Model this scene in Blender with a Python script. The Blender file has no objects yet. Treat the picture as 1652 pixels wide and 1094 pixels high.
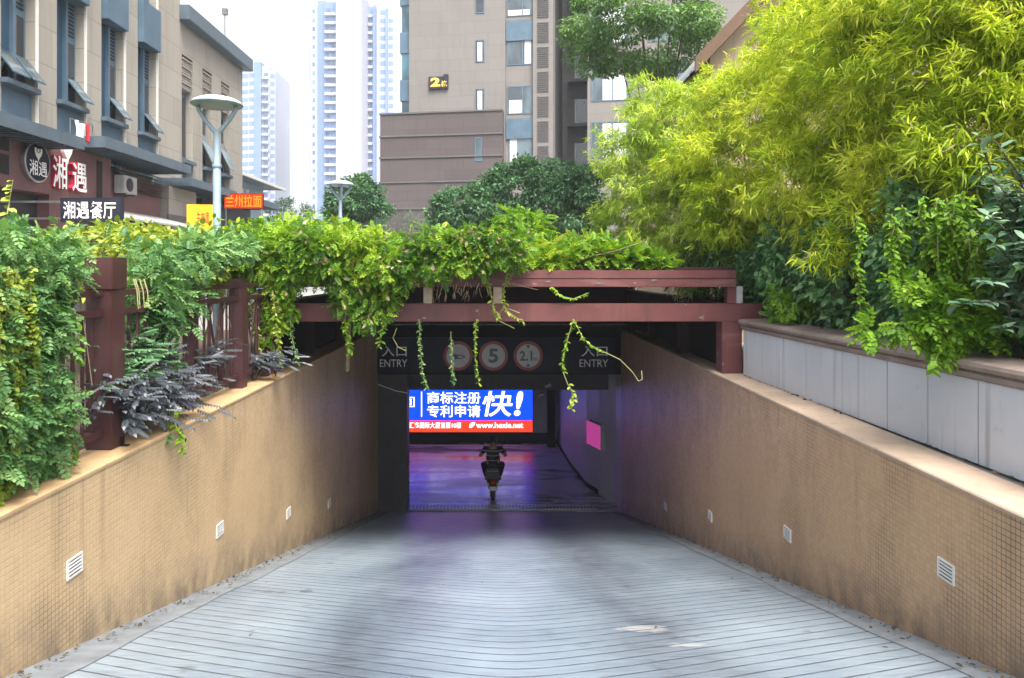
import bpy, bmesh, math, random
import numpy as np
from mathutils import Vector, Matrix
R = math.radians
rng = np.random.default_rng(7)
random.seed(7)
scene = bpy.context.scene
COL = scene.collection

# ------------------------------------------------------------------ camera, sky, sun, exposure
F, VX, HY = 1150.0, 800.0, 438.0          # focal length and vanishing point, in photo pixels
CZ = 1.3                                  # camera height
cam = bpy.data.cameras.new("camera")
cam_o = bpy.data.objects.new("camera", cam)
COL.objects.link(cam_o)
cam_o.location = (0, 0, CZ)
cam_o.rotation_euler = (R(90), 0, 0)
cam.sensor_width = 36
cam.lens = 36 * F / 1652
cam.shift_x = (826 - VX) / 1652
cam.shift_y = (HY - 547) / 1652
cam.clip_start = 0.05
cam.clip_end = 3000
scene.camera = cam_o

SUN_EL, SUN_AZ = 62, 156                  # azimuth clockwise from +Y: right of and behind the camera
w = bpy.data.worlds.new("World")
scene.world = w
w.use_nodes = True
wn = w.node_tree
wn.nodes.clear()
sky = wn.nodes.new("ShaderNodeTexSky")
sky.sky_type = 'NISHITA'
sky.sun_disc = False
sky.sun_elevation = R(SUN_EL)
sky.sun_rotation = R(SUN_AZ)
sky.air_density = 1.0
sky.dust_density = 6.0
sky.ozone_density = 1.5
hsv = wn.nodes.new("ShaderNodeHueSaturation")
hsv.inputs['Saturation'].default_value = 0.42
bg = wn.nodes.new("ShaderNodeBackground")
bg.inputs['Strength'].default_value = 0.145
wo = wn.nodes.new("ShaderNodeOutputWorld")
wn.links.new(sky.outputs[0], hsv.inputs['Color'])
wn.links.new(hsv.outputs[0], bg.inputs['Color'])
# white glow added low in the sky beyond the buildings, mottled like cloud
wtc = wn.nodes.new("ShaderNodeTexCoord")
wsep = wn.nodes.new("ShaderNodeSeparateXYZ")
wn.links.new(wtc.outputs['Generated'], wsep.inputs[0])
wno = wn.nodes.new("ShaderNodeTexNoise")
wno.inputs['Scale'].default_value = 2.2
wno.inputs['Detail'].default_value = 5
wn.links.new(wtc.outputs['Generated'], wno.inputs['Vector'])
wa = wn.nodes.new("ShaderNodeMapRange"); wa.interpolation_type = 'SMOOTHSTEP'
for i_, x_ in enumerate((.1, .6, 0.0, 1.0)):
    wa.inputs[i_ + 1].default_value = x_
wn.links.new(wsep.outputs[1], wa.inputs[0])
wb = wn.nodes.new("ShaderNodeMapRange"); wb.interpolation_type = 'SMOOTHSTEP'
for i_, x_ in enumerate((.7, .3, 0.0, 1.0)):
    wb.inputs[i_ + 1].default_value = x_
wn.links.new(wsep.outputs[2], wb.inputs[0])
wc = wn.nodes.new("ShaderNodeMapRange")
for i_, x_ in enumerate((.3, .7, .82, 1.0)):
    wc.inputs[i_ + 1].default_value = x_
wn.links.new(wno.outputs['Fac'], wc.inputs[0])
wm1 = wn.nodes.new("ShaderNodeMath"); wm1.operation = 'MULTIPLY'
wm2 = wn.nodes.new("ShaderNodeMath"); wm2.operation = 'MULTIPLY'
wn.links.new(wa.outputs[0], wm1.inputs[0]); wn.links.new(wb.outputs[0], wm1.inputs[1])
wn.links.new(wm1.outputs[0], wm2.inputs[0]); wn.links.new(wc.outputs[0], wm2.inputs[1])
bg2 = wn.nodes.new("ShaderNodeBackground")
bg2.inputs['Color'].default_value = (.96, .98, 1.0, 1)
bg2.inputs['Strength'].default_value = .345
wmx = wn.nodes.new("ShaderNodeMixShader")
wn.links.new(wm2.outputs[0], wmx.inputs[0])
wn.links.new(bg.outputs[0], wmx.inputs[1]); wn.links.new(bg2.outputs[0], wmx.inputs[2])
wn.links.new(wmx.outputs[0], wo.inputs['Surface'])
sun = bpy.data.lights.new("sun", 'SUN')
sun.energy = 2.3
sun.angle = R(32)
sun.color = (1.0, 0.95, 0.86)
sun_o = bpy.data.objects.new("sun", sun)
COL.objects.link(sun_o)
sd = Vector((math.sin(R(SUN_AZ)) * math.cos(R(SUN_EL)), math.cos(R(SUN_AZ)) * math.cos(R(SUN_EL)), math.sin(R(SUN_EL))))
sun_o.rotation_euler = sd.to_track_quat('Z', 'Y').to_euler()
sun_o.location = sd * 60
vs = scene.view_settings
vs.view_transform = 'Standard'
vs.look = 'None'
vs.gamma = 1
vs.exposure = 1.6
scene.cycles.max_bounces = 8
scene.cycles.diffuse_bounces = 2
scene.cycles.transparent_max_bounces = 8
scene.cycles.volume_bounces = 1

# ------------------------------------------------------------------ object helpers
W = {}                                    # world origin of things whose shapes are given in world coordinates

def P(px, py, Y):                         # photo pixel at distance Y -> point
    return Vector(((px - VX) * Y / F, Y, CZ + (HY - py) * Y / F))

def thing(name, label, cat, loc=(0, 0, 0), rz=0.0, group=None, absolute=True):
    o = bpy.data.objects.new(name, None)
    COL.objects.link(o)
    o.empty_display_size = 0.2
    o.location = loc
    o.rotation_euler = (0, 0, rz)
    o['label'] = label
    o['category'] = cat
    if group:
        o['group'] = group
    W[o.name] = Vector(loc) if absolute else Vector((0, 0, 0))
    return o

def tag(o, label, cat, group=None):
    o['label'] = label
    o['category'] = cat
    if group:
        o['group'] = group
    return o

class MB:
    def __init__(s):
        s.v = []
        s.f = []
    def add(s, vs_, fs):
        n = len(s.v)
        s.v += [tuple(p) for p in vs_]
        s.f += [tuple(i + n for i in f) for f in fs]
        return s
    def box(s, x0, x1, y0, y1, z0, z1):
        return s.add([(x0, y0, z0), (x1, y0, z0), (x1, y1, z0), (x0, y1, z0), (x0, y0, z1), (x1, y0, z1), (x1, y1, z1), (x0, y1, z1)],
                     [(3, 2, 1, 0), (4, 5, 6, 7), (0, 1, 5, 4), (1, 2, 6, 5), (2, 3, 7, 6), (3, 0, 4, 7)])
    def hexa(s, b, t):                    # four bottom and four top corners, counter-clockwise
        return s.add(list(b) + list(t), [(3, 2, 1, 0), (4, 5, 6, 7), (0, 1, 5, 4), (1, 2, 6, 5), (2, 3, 7, 6), (3, 0, 4, 7)])
    def bar(s, a, b, wx, wz, up=(0, 0, 1)):
        a = Vector(a); b = Vector(b)
        d = (b - a).normalized()
        x = d.cross(Vector(up))
        if x.length < 1e-4:
            x = d.cross(Vector((1, 0, 0)))
        x.normalize()
        z = x.cross(d)
        q = [(-.5, -.5), (.5, -.5), (.5, .5), (-.5, .5)]
        A = [a + x * i * wx + z * j * wz for i, j in q]
        B = [b + x * i * wx + z * j * wz for i, j in q]
        return s.add(A + B, [(0, 1, 2, 3), (7, 6, 5, 4), (4, 5, 1, 0), (5, 6, 2, 1), (6, 7, 3, 2), (7, 4, 0, 3)])
    def tube(s, pts, rad, n=8, cap=True):
        pts = [Vector(p) for p in pts]
        if not hasattr(rad, '__len__'):
            rad = [rad] * len(pts)
        rings = []
        ref = None
        base = len(s.v)
        for i, p in enumerate(pts):
            d = (pts[min(i + 1, len(pts) - 1)] - pts[max(i - 1, 0)])
            d = d.normalized() if d.length > 1e-9 else Vector((0, 0, 1))
            if ref is None:
                ref = d.orthogonal().normalized()
            ref = (ref - d * ref.dot(d))
            ref = ref.normalized() if ref.length > 1e-6 else d.orthogonal().normalized()
            y = d.cross(ref)
            for k in range(n):
                a = 2 * math.pi * k / n
                s.v.append(tuple(p + (ref * math.cos(a) + y * math.sin(a)) * rad[i]))
        for i in range(len(pts) - 1):
            for k in range(n):
                a = base + i * n + k
                b = base + i * n + (k + 1) % n
                s.f.append((a, b, b + n, a + n))
        if cap:
            s.f.append(tuple(base + k for k in reversed(range(n))))
            s.f.append(tuple(base + (len(pts) - 1) * n + k for k in range(n)))
        return s
    def lathe(s, prof, c=(0, 0, 0), n=24, axis='z'):
        base = len(s.v)
        for r, h in prof:
            for k in range(n):
                a = 2 * math.pi * k / n
                u, v_ = r * math.cos(a), r * math.sin(a)
                p = (u, v_, h) if axis == 'z' else ((u, h, v_) if axis == 'y' else (h, u, v_))
                s.v.append((c[0] + p[0], c[1] + p[1], c[2] + p[2]))
        for i in range(len(prof) - 1):
            for k in range(n):
                a = base + i * n + k
                b = base + i * n + (k + 1) % n
                s.f.append((a, b, b + n, a + n))
        s.f.append(tuple(base + k for k in reversed(range(n))))
        s.f.append(tuple(base + (len(prof) - 1) * n + k for k in range(n)))
        return s
    def grid(s, fn, nu, nv):
        base = len(s.v)
        for j in range(nv + 1):
            for i in range(nu + 1):
                s.v.append(tuple(fn(i / nu, j / nv)))
        for j in range(nv):
            for i in range(nu):
                a = base + j * (nu + 1) + i
                s.f.append((a, a + 1, a + nu + 2, a + nu + 1))
        return s
    def poly(s, pts, d):                  # closed outline extruded along d
        n = len(pts)
        pts = [Vector(p) for p in pts]
        d = Vector(d)
        return s.add(pts + [p + d for p in pts], [tuple(range(n)), tuple(range(2 * n - 1, n - 1, -1))] +
                     [(i, i + n, (i + 1) % n + n, (i + 1) % n) for i in range(n)])

def link(name, mb, m, parent=None, bevel=0, smooth=False):
    me = bpy.data.meshes.new(name)
    off = W.get(parent.name, Vector((0, 0, 0))) if parent else Vector((0, 0, 0))
    me.from_pydata([(p[0] - off[0], p[1] - off[1], p[2] - off[2]) for p in mb.v], [], mb.f)
    bm = bmesh.new()
    bm.from_mesh(me)
    bmesh.ops.recalc_face_normals(bm, faces=bm.faces)
    if bevel:
        ed = [e for e in bm.edges if len(e.link_faces) == 2 and e.calc_face_angle(0) > 0.6]
        bmesh.ops.bevel(bm, geom=ed, offset=bevel, segments=2, affect='EDGES', clamp_overlap=True)
    bm.to_mesh(me)
    bm.free()
    me.materials.append(m)
    o = bpy.data.objects.new(name, me)
    COL.objects.link(o)
    if parent:
        o.parent = parent
        W[o.name] = off
    if smooth:
        me.polygons.foreach_set('use_smooth', [True] * len(me.polygons))
        me.set_sharp_from_angle(angle=R(40))
    return o

def struct(name, mb, m, smooth=False):
    o = link(name, mb, m, None, smooth=smooth)
    o['kind'] = 'structure'
    return o

def text_mb(body, org, right, up, wd, ht, bold=0.0, depth=0.004, shear=0.0, aspect=False):
    cu = bpy.data.curves.new("lettering", 'FONT')
    cu.body = body
    cu.size = 1
    cu.offset = bold
    cu.shear = shear
    cu.resolution_u = 3
    t = bpy.data.objects.new("lettering", cu)
    COL.objects.link(t)
    bpy.context.view_layer.update()
    me = bpy.data.meshes.new_from_object(t.evaluated_get(bpy.context.evaluated_depsgraph_get()))
    vs_ = [v.co.copy() for v in me.vertices]
    fs = [tuple(p.vertices) for p in me.polygons]
    bpy.data.objects.remove(t)
    bpy.data.curves.remove(cu)
    bpy.data.meshes.remove(me)
    mb = MB()
    if not vs_:
        return mb
    x0 = min(v.x for v in vs_); x1 = max(v.x for v in vs_)
    y0 = min(v.y for v in vs_); y1 = max(v.y for v in vs_)
    org = Vector(org); right = Vector(right); up = Vector(up)
    nrm = right.cross(up)
    mb.add([org + right * ((v.x - x0) / (x1 - x0) * wd) + up * ((v.y - y0) / (y1 - y0) * ht) + nrm * depth for v in vs_], fs)
    return mb

# ------------------------------------------------------------------ materials
class NT:
    def __init__(s, name):
        s.m = bpy.data.materials.new(name)
        s.m.use_nodes = True
        s.t = s.m.node_tree
        s.t.nodes.clear()
        s.out = s.n("ShaderNodeOutputMaterial")
    def n(s, typ, **kw):
        nd = s.t.nodes.new(typ)
        for k, v in kw.items():
            setattr(nd, k, v)
        return nd
    def l(s, a, b):
        s.t.links.new(a, b)
    def put(s, x, inp):
        if hasattr(x, 'is_linked') or hasattr(x, 'links'):
            s.l(x, inp)
        else:
            inp.default_value = x
    def math(s, op, a, b=0.0, c=0.0):
        nd = s.n("ShaderNodeMath", operation=op)
        s.put(a, nd.inputs[0]); s.put(b, nd.inputs[1]); s.put(c, nd.inputs[2])
        return nd.outputs[0]
    def mix(s, f, a, b, blend='MIX'):
        nd = s.n("ShaderNodeMix", data_type='RGBA', blend_type=blend)
        s.put(f, nd.inputs[0])
        for x, i in ((a, 6), (b, 7)):
            s.put(tuple(x) + (1,) if isinstance(x, (tuple, list)) and len(x) == 3 else x, nd.inputs[i])
        return nd.outputs[2]
    def pos(s, sc=(1, 1, 1)):
        g = s.n("ShaderNodeNewGeometry")
        mp = s.n("ShaderNodeMapping")
        mp.inputs['Scale'].default_value = sc
        s.l(g.outputs['Position'], mp.inputs['Vector'])
        return mp.outputs[0]
    def obj(s, sc=(1, 1, 1)):
        g = s.n("ShaderNodeTexCoord")
        mp = s.n("ShaderNodeMapping")
        mp.inputs['Scale'].default_value = sc
        s.l(g.outputs['Object'], mp.inputs['Vector'])
        return mp.outputs[0]
    def noise(s, vec, scale, detail=4, rough=.55):
        nd = s.n("ShaderNodeTexNoise")
        s.l(vec, nd.inputs['Vector'])
        nd.inputs['Scale'].default_value = scale
        nd.inputs['Detail'].default_value = detail
        nd.inputs['Roughness'].default_value = rough
        return nd.outputs['Fac']
    def ramp(s, f, lo, hi, a=0.0, b=1.0):
        nd = s.n("ShaderNodeMapRange")
        nd.clamp = True
        s.put(f, nd.inputs[0])
        for i, x in enumerate((lo, hi, a, b)):
            nd.inputs[i + 1].default_value = x
        return nd.outputs[0]
    def princ(s, col, rough=.6, metal=0.0, spec=.5, bump=None, bstr=.2, bdist=.01, coat=0.0):
        p = s.n("ShaderNodeBsdfPrincipled")
        s.put(tuple(col) + (1,) if isinstance(col, (tuple, list)) and len(col) == 3 else col, p.inputs['Base Color'])
        s.put(rough, p.inputs['Roughness'])
        p.inputs['Metallic'].default_value = metal
        p.inputs['Specular IOR Level'].default_value = spec
        p.inputs['Coat Weight'].default_value = coat
        if bump is not None:
            b = s.n("ShaderNodeBump")
            b.inputs['Strength'].default_value = bstr
            b.inputs['Distance'].default_value = bdist
            s.l(bump, b.inputs['Height'])
            s.l(b.outputs[0], p.inputs['Normal'])
        return p
    def done(s, sh):
        s.l(sh.outputs[0], s.out.inputs['Surface'])
        return s.m

def std(name, col, rough=.55, var=.15, scale=3.0, streak=0.0, metal=0.0, spec=.4, bstr=.15, fine=60):
    n = NT(name)
    p = n.pos()
    f = n.noise(p, scale, 5)
    c = n.mix(n.ramp(f, .3, .7), tuple(x * (1 - var) for x in col), tuple(min(1, x * (1 + var)) for x in col))
    if streak:
        st = n.noise(n.pos((6, 6, .35)), 1.6, 4)
        c = n.mix(n.ramp(st, .52, .75, 0, streak), c, tuple(x * .35 for x in col))
    rr = n.ramp(f, .3, .7, rough - .06, rough + .08)
    return n.done(n.princ(c, rr, metal, spec, n.noise(p, fine, 3), bstr, .004))

def emit(name, col, strength):
    n = NT(name)
    e = n.n("ShaderNodeEmission")
    e.inputs['Color'].default_value = tuple(col) + (1,)
    e.inputs['Strength'].default_value = strength
    return n.done(e)

def leafmat(name, dark, mid, light, trans=.35, rough=.5, spec=.3, scale=1.2):
    n = NT(name)
    a = n.n("ShaderNodeAttribute", attribute_name="tone")
    cr = n.n("ShaderNodeValToRGB")
    e = cr.color_ramp.elements
    e[0].position = 0.0; e[0].color = tuple(dark) + (1,)
    e[1].position = 1.0; e[1].color = tuple(light) + (1,)
    k = cr.color_ramp.elements.new(.5); k.color = tuple(mid) + (1,)
    f = n.math('ADD', a.outputs['Fac'], n.ramp(n.noise(n.pos(), scale, 2), .3, .7, -.25, .25))
    n.l(f, cr.inputs[0])
    p = n.princ(cr.outputs[0], rough, 0, spec)
    t = n.n("ShaderNodeBsdfTranslucent")
    tc = n.mix(1.0, cr.outputs[0], (1.0, 1.0, .55), 'MULTIPLY')
    n.l(tc, t.inputs['Color'])
    m = n.n("ShaderNodeMixShader")
    m.inputs[0].default_value = trans
    n.l(p.outputs[0], m.inputs[1]); n.l(t.outputs[0], m.inputs[2])
    return n.done(m)

M = {}
# ramp: painted concrete with chevron grooves, worn wheel tracks
n = NT("ramp_concrete")
g = n.n("ShaderNodeNewGeometry")
sx = n.n("ShaderNodeSeparateXYZ")
n.l(g.outputs['Position'], sx.inputs[0])
X, Y, Z = sx.outputs
wob = n.ramp(n.noise(n.pos((.7, .7, .7)), 1.5, 2), 0, 1, -.02, .02)
t = n.math('ADD', n.math('SUBTRACT', Y, n.math('MULTIPLY', n.math('SQRT', n.math('ADD', n.math('POWER', n.math('ABSOLUTE', n.math('SUBTRACT', X, .1)), 2.0), .06)), .46)), wob)
fr = n.math('FRACT', n.math('DIVIDE', t, .152))
gr = n.math('ABSOLUTE', n.math('SUBTRACT', fr, .5))
groove = n.ramp(gr, .03, .08, 1, 0)
cell = n.math('FLOOR', n.math('DIVIDE', t, .152))
wn2 = n.n("ShaderNodeTexWhiteNoise", noise_dimensions='1D')
n.l(cell, wn2.inputs['W'])
brk = n.noise(n.pos((1.0, 6, 6)), 2.2, 4)
groove_c = n.math('MULTIPLY', groove, n.ramp(brk, .3, .52, .25, 1))
big = n.noise(n.pos((1, .5, .5)), 1.1, 5)
fine = n.noise(n.pos((1.6, 24, 24)), 2.4, 6, .65)
trk = n.math('ABSOLUTE', n.math('SUBTRACT', n.math('ABSOLUTE', n.math('SUBTRACT', X, .12)), .98))
track = n.math('MULTIPLY', n.ramp(trk, .12, .62, 1, 0), n.ramp(n.noise(n.pos((1.6, .7, 1)), 1.5, 5), .25, .65, .4, .95))
c = n.mix(n.ramp(big, .3, .7), (.15, .195, .24), (.26, .315, .365))
c = n.mix(n.ramp(wn2.outputs[0], 0, 1, 0, .28), c, (.10, .125, .16))
c = n.mix(n.math('MULTIPLY', track, n.ramp(fine, .3, .7, .45, 1.0)), c, (.042, .048, .066))
c = n.mix(n.ramp(fine, .5, .72, 0, .55), c, (.065, .075, .10))
spots = n.ramp(n.noise(n.pos((1, 1, 1)), 3.3, 3), .66, .72, 0, .5)
c = n.mix(spots, c, (.05, .05, .06))
chip = n.ramp(n.noise(n.pos((2.0, 3.5, 3.5)), 1.35, 5, .6), .70, .735)
pn = n.ramp(n.noise(n.pos((4, 9, 9)), 1.5, 5, .65), .3, .7, -.9, .7)
for cx_, cy_, rx_, ry_ in ((1.06, 5.12, .17, .10), (1.24, 4.68, .12, .045)):
    dx_ = n.math('DIVIDE', n.math('SUBTRACT', X, cx_), rx_)
    dy_ = n.math('DIVIDE', n.math('SUBTRACT', Y, cy_), ry_)
    dd_ = n.math('SQRT', n.math('ADD', n.math('MULTIPLY', dx_, dx_), n.math('MULTIPLY', dy_, dy_)))
    chip = n.math('MAXIMUM', chip, n.ramp(n.math('ADD', dd_, pn), .75, .95, 1, 0))
c = n.mix(n.math('MULTIPLY', chip, n.ramp(fine, .35, .6, .85, .25)), c, (.42, .415, .41))
c = n.mix(n.math('MULTIPLY', groove_c, .9), c, (.035, .037, .045))
hgt = n.math('SUBTRACT', n.math('ADD', n.math('MULTIPLY', fine, .25), n.math('MULTIPLY', big, .2)), groove)
M['ramp'] = n.done(n.princ(c, n.ramp(fine, .3, .7, .28, .5), 0, .6, hgt, .55, .012))
# mosaic-tiled wall
def mosaic(name, ca, cb, grout, jb):
    n = NT(name)
    g = n.n("ShaderNodeNewGeometry")
    s_ = n.n("ShaderNodeSeparateXYZ")
    n.l(g.outputs['Position'], s_.inputs[0])
    ty = n.math('DIVIDE', s_.outputs[1], .037)
    tz = n.math('DIVIDE', s_.outputs[2], .037)
    ey = n.math('ABSOLUTE', n.math('SUBTRACT', n.math('FRACT', ty), .5))
    ez = n.math('ABSOLUTE', n.math('SUBTRACT', n.math('FRACT', tz), .5))
    joint = n.ramp(n.math('MAXIMUM', ey, ez), .405, .455)
    wn_ = n.n("ShaderNodeTexWhiteNoise", noise_dimensions='2D')
    cb_ = n.n("ShaderNodeCombineXYZ")
    n.l(n.math('FLOOR', ty), cb_.inputs[0]); n.l(n.math('FLOOR', tz), cb_.inputs[1])
    n.l(cb_.outputs[0], wn_.inputs['Vector'])
    big = n.noise(n.pos((1, .6, .6)), .9, 5)
    c = n.mix(n.ramp(big, .3, .7), ca, cb)
    c = n.mix(n.ramp(wn_.outputs[0], 0, 1, 0, .3), c, tuple(x * .7 for x in ca))
    stain = n.ramp(n.noise(n.pos((1, 1.1, .7)), 1.1, 6, .65), .47, .68)
    streak = n.ramp(n.noise(n.pos((1, 5, .25)), 1.4, 5), .55, .72)
    wash = n.ramp(s_.outputs[2], -1.1, -.02, .25, 1)
    c = n.mix(n.math('MULTIPLY', n.math('MULTIPLY', streak, wash), .62), c, tuple(x * .42 for x in ca))
    c = n.mix(n.math('MULTIPLY', stain, .25), c, tuple(x * .5 for x in ca))
    jm = n.math('MULTIPLY', joint, n.math('ADD', n.math('MULTIPLY', stain, .75), jb))
    c = n.mix(jm, c, grout)
    # grime where the ramp surface meets the wall
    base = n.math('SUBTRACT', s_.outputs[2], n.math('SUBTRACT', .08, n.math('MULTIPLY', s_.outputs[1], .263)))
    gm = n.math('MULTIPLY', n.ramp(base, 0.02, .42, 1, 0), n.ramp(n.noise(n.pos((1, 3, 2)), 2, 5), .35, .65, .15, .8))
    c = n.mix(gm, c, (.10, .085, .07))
    chip = n.ramp(n.noise(n.pos((1, 9, 4)), 1.6, 3), .77, .79)
    c = n.mix(chip, c, (.6, .52, .42))
    return n.done(n.princ(c, n.ramp(wn_.outputs[0], 0, 1, .38, .6), 0, .45, n.math('SUBTRACT', n.math('MULTIPLY', wn_.outputs[0], .25), joint), .5, .003))
M['tile_l'] = mosaic("ochre_mosaic", (.56, .40, .23), (.48, .34, .195), (.13, .085, .045), .08)
M['tile_r'] = mosaic("brown_mosaic", (.50, .335, .195), (.42, .27, .15), (.05, .032, .02), .2)
M['cap_l'] = std("ochre_render", (.50, .33, .175), .7, .12, 2, .35)
M['cap_r'] = std("tan_render", (.40, .30, .225), .7, .15, 2, .3)
M['kerb'] = std("edge_concrete", (.15, .165, .18), .75, .25, 6, 0, bstr=.5, fine=35)
M['ground'] = std("paving", (.22, .215, .205), .8, .2, 1.5)
M['soil'] = std("soil", (.06, .045, .03), .95, .4, 9, bstr=.6, fine=25)
n = NT("weathered_red_paint")
p_ = n.pos()
f_ = n.noise(p_, 2.2, 6, .6)
c = n.mix(n.ramp(f_, .3, .7), (.098, .030, .030), (.145, .049, .047))
c = n.mix(n.ramp(n.noise(n.pos((5, 5, .5)), 1.7, 5), .52, .74, 0, .6), c, (.06, .026, .024))
c = n.mix(n.ramp(n.noise(n.pos((.6, .6, 3)), 1.5, 5), .58, .72, 0, .45), c, (.27, .15, .14))
pe = n.ramp(n.noise(n.pos((1, 1, 1.6)), 7, 4), .70, .72, 0, .9)
c = n.mix(pe, c, (.20, .17, .155))
M['redpaint'] = n.done(n.princ(c, n.ramp(f_, .3, .7, .4, .62), 0, .4, n.math('ADD', pe, n.noise(p_, 40, 3)), .2, .004))
M['fencepaint'] = std("maroon_paint", (.062, .024, .025), .42, .2, 3, .35, spec=.5)
M['blockwood'] = std("pale_timber", (.42, .32, .25), .7, .2, 8)
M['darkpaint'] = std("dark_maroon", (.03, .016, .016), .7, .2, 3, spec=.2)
M['dark'] = std("dark_plaster", (.014, .0135, .015), .8, .25, 2, .3, spec=.15)
M['tunnel'] = std("grey_tunnel_plaster", (.05, .045, .05), .6, .2, 1.4, .5)
M['white_in'] = std("white_tunnel_paint", (.42, .40, .46), .5, .1, 1.2, .25)
M['black'] = std("black_rubber", (.012, .012, .013), .6, .2, 8)
M['steel'] = std("galvanised_steel", (.38, .39, .4), .35, .12, 8, metal=.9)
M['white'] = std("white_enamel", (.55, .55, .53), .4, .06, 5)
M['whitestone'] = None
n = NT("pale_stone_panel")
p_ = n.pos()
inf = n.n("ShaderNodeObjectInfo")
c = n.mix(n.ramp(n.noise(p_, 1.2, 5), .3, .7), (.44, .46, .50), (.54, .56, .60))
c = n.mix(n.math('MULTIPLY', inf.outputs['Random'], .25), c, (.38, .39, .42))
st = n.ramp(n.noise(n.pos((4, 7, .3)), 1.5, 5), .57, .74, 0, .55)
c = n.mix(st, c, (.17, .17, .165))
c = n.mix(n.ramp(n.noise(p_, 14, 4), .64, .74, 0, .3), c, (.25, .25, .24))
M['whitestone'] = n.done(n.princ(c, .55, 0, .4, n.noise(p_, 45, 4), .15, .004))
M['coping'] = std("brown_stone_coping", (.21, .165, .145), .5, .2, 4, .3)
M['navy'] = std("navy_sign_panel", (.011, .012, .03), .5, .15, 2, spec=.2)
M['sign_white'] = std("sign_white", (.6, .6, .6), .4, .05, 4)
M['sign_red'] = std("sign_red", (.36, .06, .06), .4, .1, 4)
M['sign_ink'] = std("sign_ink", (.10, .13, .18), .4, .1, 4)
M['letter_grey'] = std("letter_grey", (.75, .76, .8), .35, .05, 5)
# buildings
def stone(name, ca, cb, bw, bh, mortar=.012, axis='y'):
    n = NT(name)
    g = n.n("ShaderNodeNewGeometry")
    s_ = n.n("ShaderNodeSeparateXYZ")
    n.l(g.outputs['Position'], s_.inputs[0])
    cb_ = n.n("ShaderNodeCombineXYZ")
    n.l(n.math('ADD', s_.outputs[0], s_.outputs[1]), cb_.inputs[0]); n.l(s_.outputs[2], cb_.inputs[1])
    b = n.n("ShaderNodeTexBrick")
    b.offset = .5
    n.l(cb_.outputs[0], b.inputs['Vector'])
    b.inputs['Color1'].default_value = tuple(ca) + (1,)
    b.inputs['Color2'].default_value = tuple(cb) + (1,)
    b.inputs['Mortar'].default_value = tuple(x * .55 for x in ca) + (1,)
    b.inputs['Scale'].default_value = 1
    b.inputs['Brick Width'].default_value = bw
    b.inputs['Row Height'].default_value = bh
    b.inputs['Mortar Size'].default_value = mortar
    c = n.mix(n.ramp(n.noise(n.pos((3, 3, .5)), .8, 5), .5, .8, 0, .35), b.outputs[0], tuple(x * .6 for x in ca))
    return n.done(n.princ(c, .65, 0, .35, b.outputs['Fac'], -.2, .004))
M['limestone'] = stone("limestone", (.28, .255, .22), (.315, .288, .25), 1.1, .9, .008)
M['beige'] = stone("beige_facing", (.175, .16, .148), (.185, .17, .158), 1.4, .75, .005)
M['podium'] = stone("brown_slab_facing", (.078, .062, .063), (.092, .074, .075), 1.9, .62, .006)
M['bluemetal'] = std("blue_grey_metal", (.075, .125, .175), .4, .15, 2, .2, spec=.5)
M['canopymetal'] = std("slate_canopy_metal", (.085, .115, .145), .4, .15, 2, .25, spec=.5)
M['navyrecess'] = std("deep_blue_panel", (.028, .062, .10), .35, .15, 2)
M['pale_edge'] = std("pale_edge_paint", (.6, .58, .54), .5, .06, 4)
M['shopbrown'] = std("brown_fascia_panel", (.155, .075, .075), .45, .15, 1.5, .3)
M['shopdark'] = std("dark_shopfront", (.03, .027, .03), .4, .3, 1)
M['grey'] = std("grey_metal_sheet", (.33, .33, .33), .5, .15, 3, .3)
M['greyside'] = std("grey_side_render", (.10, .095, .095), .6, .12, 1.5, .2)
def glass(name, col, rough=.08):
    n = NT(name)
    f = n.noise(n.pos((.6, .6, .25)), 1.3, 3)
    c = n.mix(n.ramp(f, .4, .6), tuple(x * .5 for x in col), tuple(min(1, x * 1.5) for x in col))
    return n.done(n.princ(c, rough, 0, .9))
M['glass'] = glass("window_glass", (.07, .10, .115))
M['glassblue'] = glass("teal_window_glass", (.03, .10, .13))
M['glassdark'] = glass("dark_window_glass", (.018, .022, .03))
M['curtain'] = std("white_curtain", (.6, .62, .63), .8, .15, 4, .3)
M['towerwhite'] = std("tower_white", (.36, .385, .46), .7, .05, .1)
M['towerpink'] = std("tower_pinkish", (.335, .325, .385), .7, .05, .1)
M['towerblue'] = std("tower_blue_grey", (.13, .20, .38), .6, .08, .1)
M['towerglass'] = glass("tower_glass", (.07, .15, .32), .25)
M['lamppaint'] = std("blue_grey_lamp_paint", (.21, .28, .34), .4, .1, 4, .15)
M['lampwhite'] = std("lamp_shade_white", (.8, .8, .8), .35, .05, 4)
M['yellow'] = std("yellow_sign_face", (.75, .42, .01), .45, .1, 3)
M['letter_red'] = std("letter_red", (.55, .03, .015), .45, .1, 3)
M['letter_white'] = std("letter_white", (.85, .84, .82), .4, .04, 3)
M['letter_pink'] = std("letter_red_return", (.5, .02, .06), .4, .06, 3)
M['black_sign'] = std("black_sign_face", (.018, .02, .032), .35, .2, 3)
M['gold'] = std("gold_letter", (.8, .5, .09), .35, .1, 4)
M['roof'] = std("slate_roof", (.12, .15, .18), .6, .15, 2)
M['hazewall'] = std("pale_blue_wall", (.22, .30, .36), .6, .1, .5)
M['housewall'] = std("tan_house_wall", (.36, .27, .19), .7, .12, 2, .2)
M['rooftile'] = std("grey_roof_tile", (.24, .25, .26), .6, .25, 6)
M['rake'] = std("brown_rake_board", (.10, .055, .03), .6, .2, 5)
M['red_led'] = emit("lit_red_sign", (1.0, .06, .01), .36)
M['orange_led'] = emit("lit_orange_letters", (1.0, .35, .03), .5)
M['magenta_led'] = emit("lit_pink_panel", (.95, .10, .55), .15)
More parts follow.
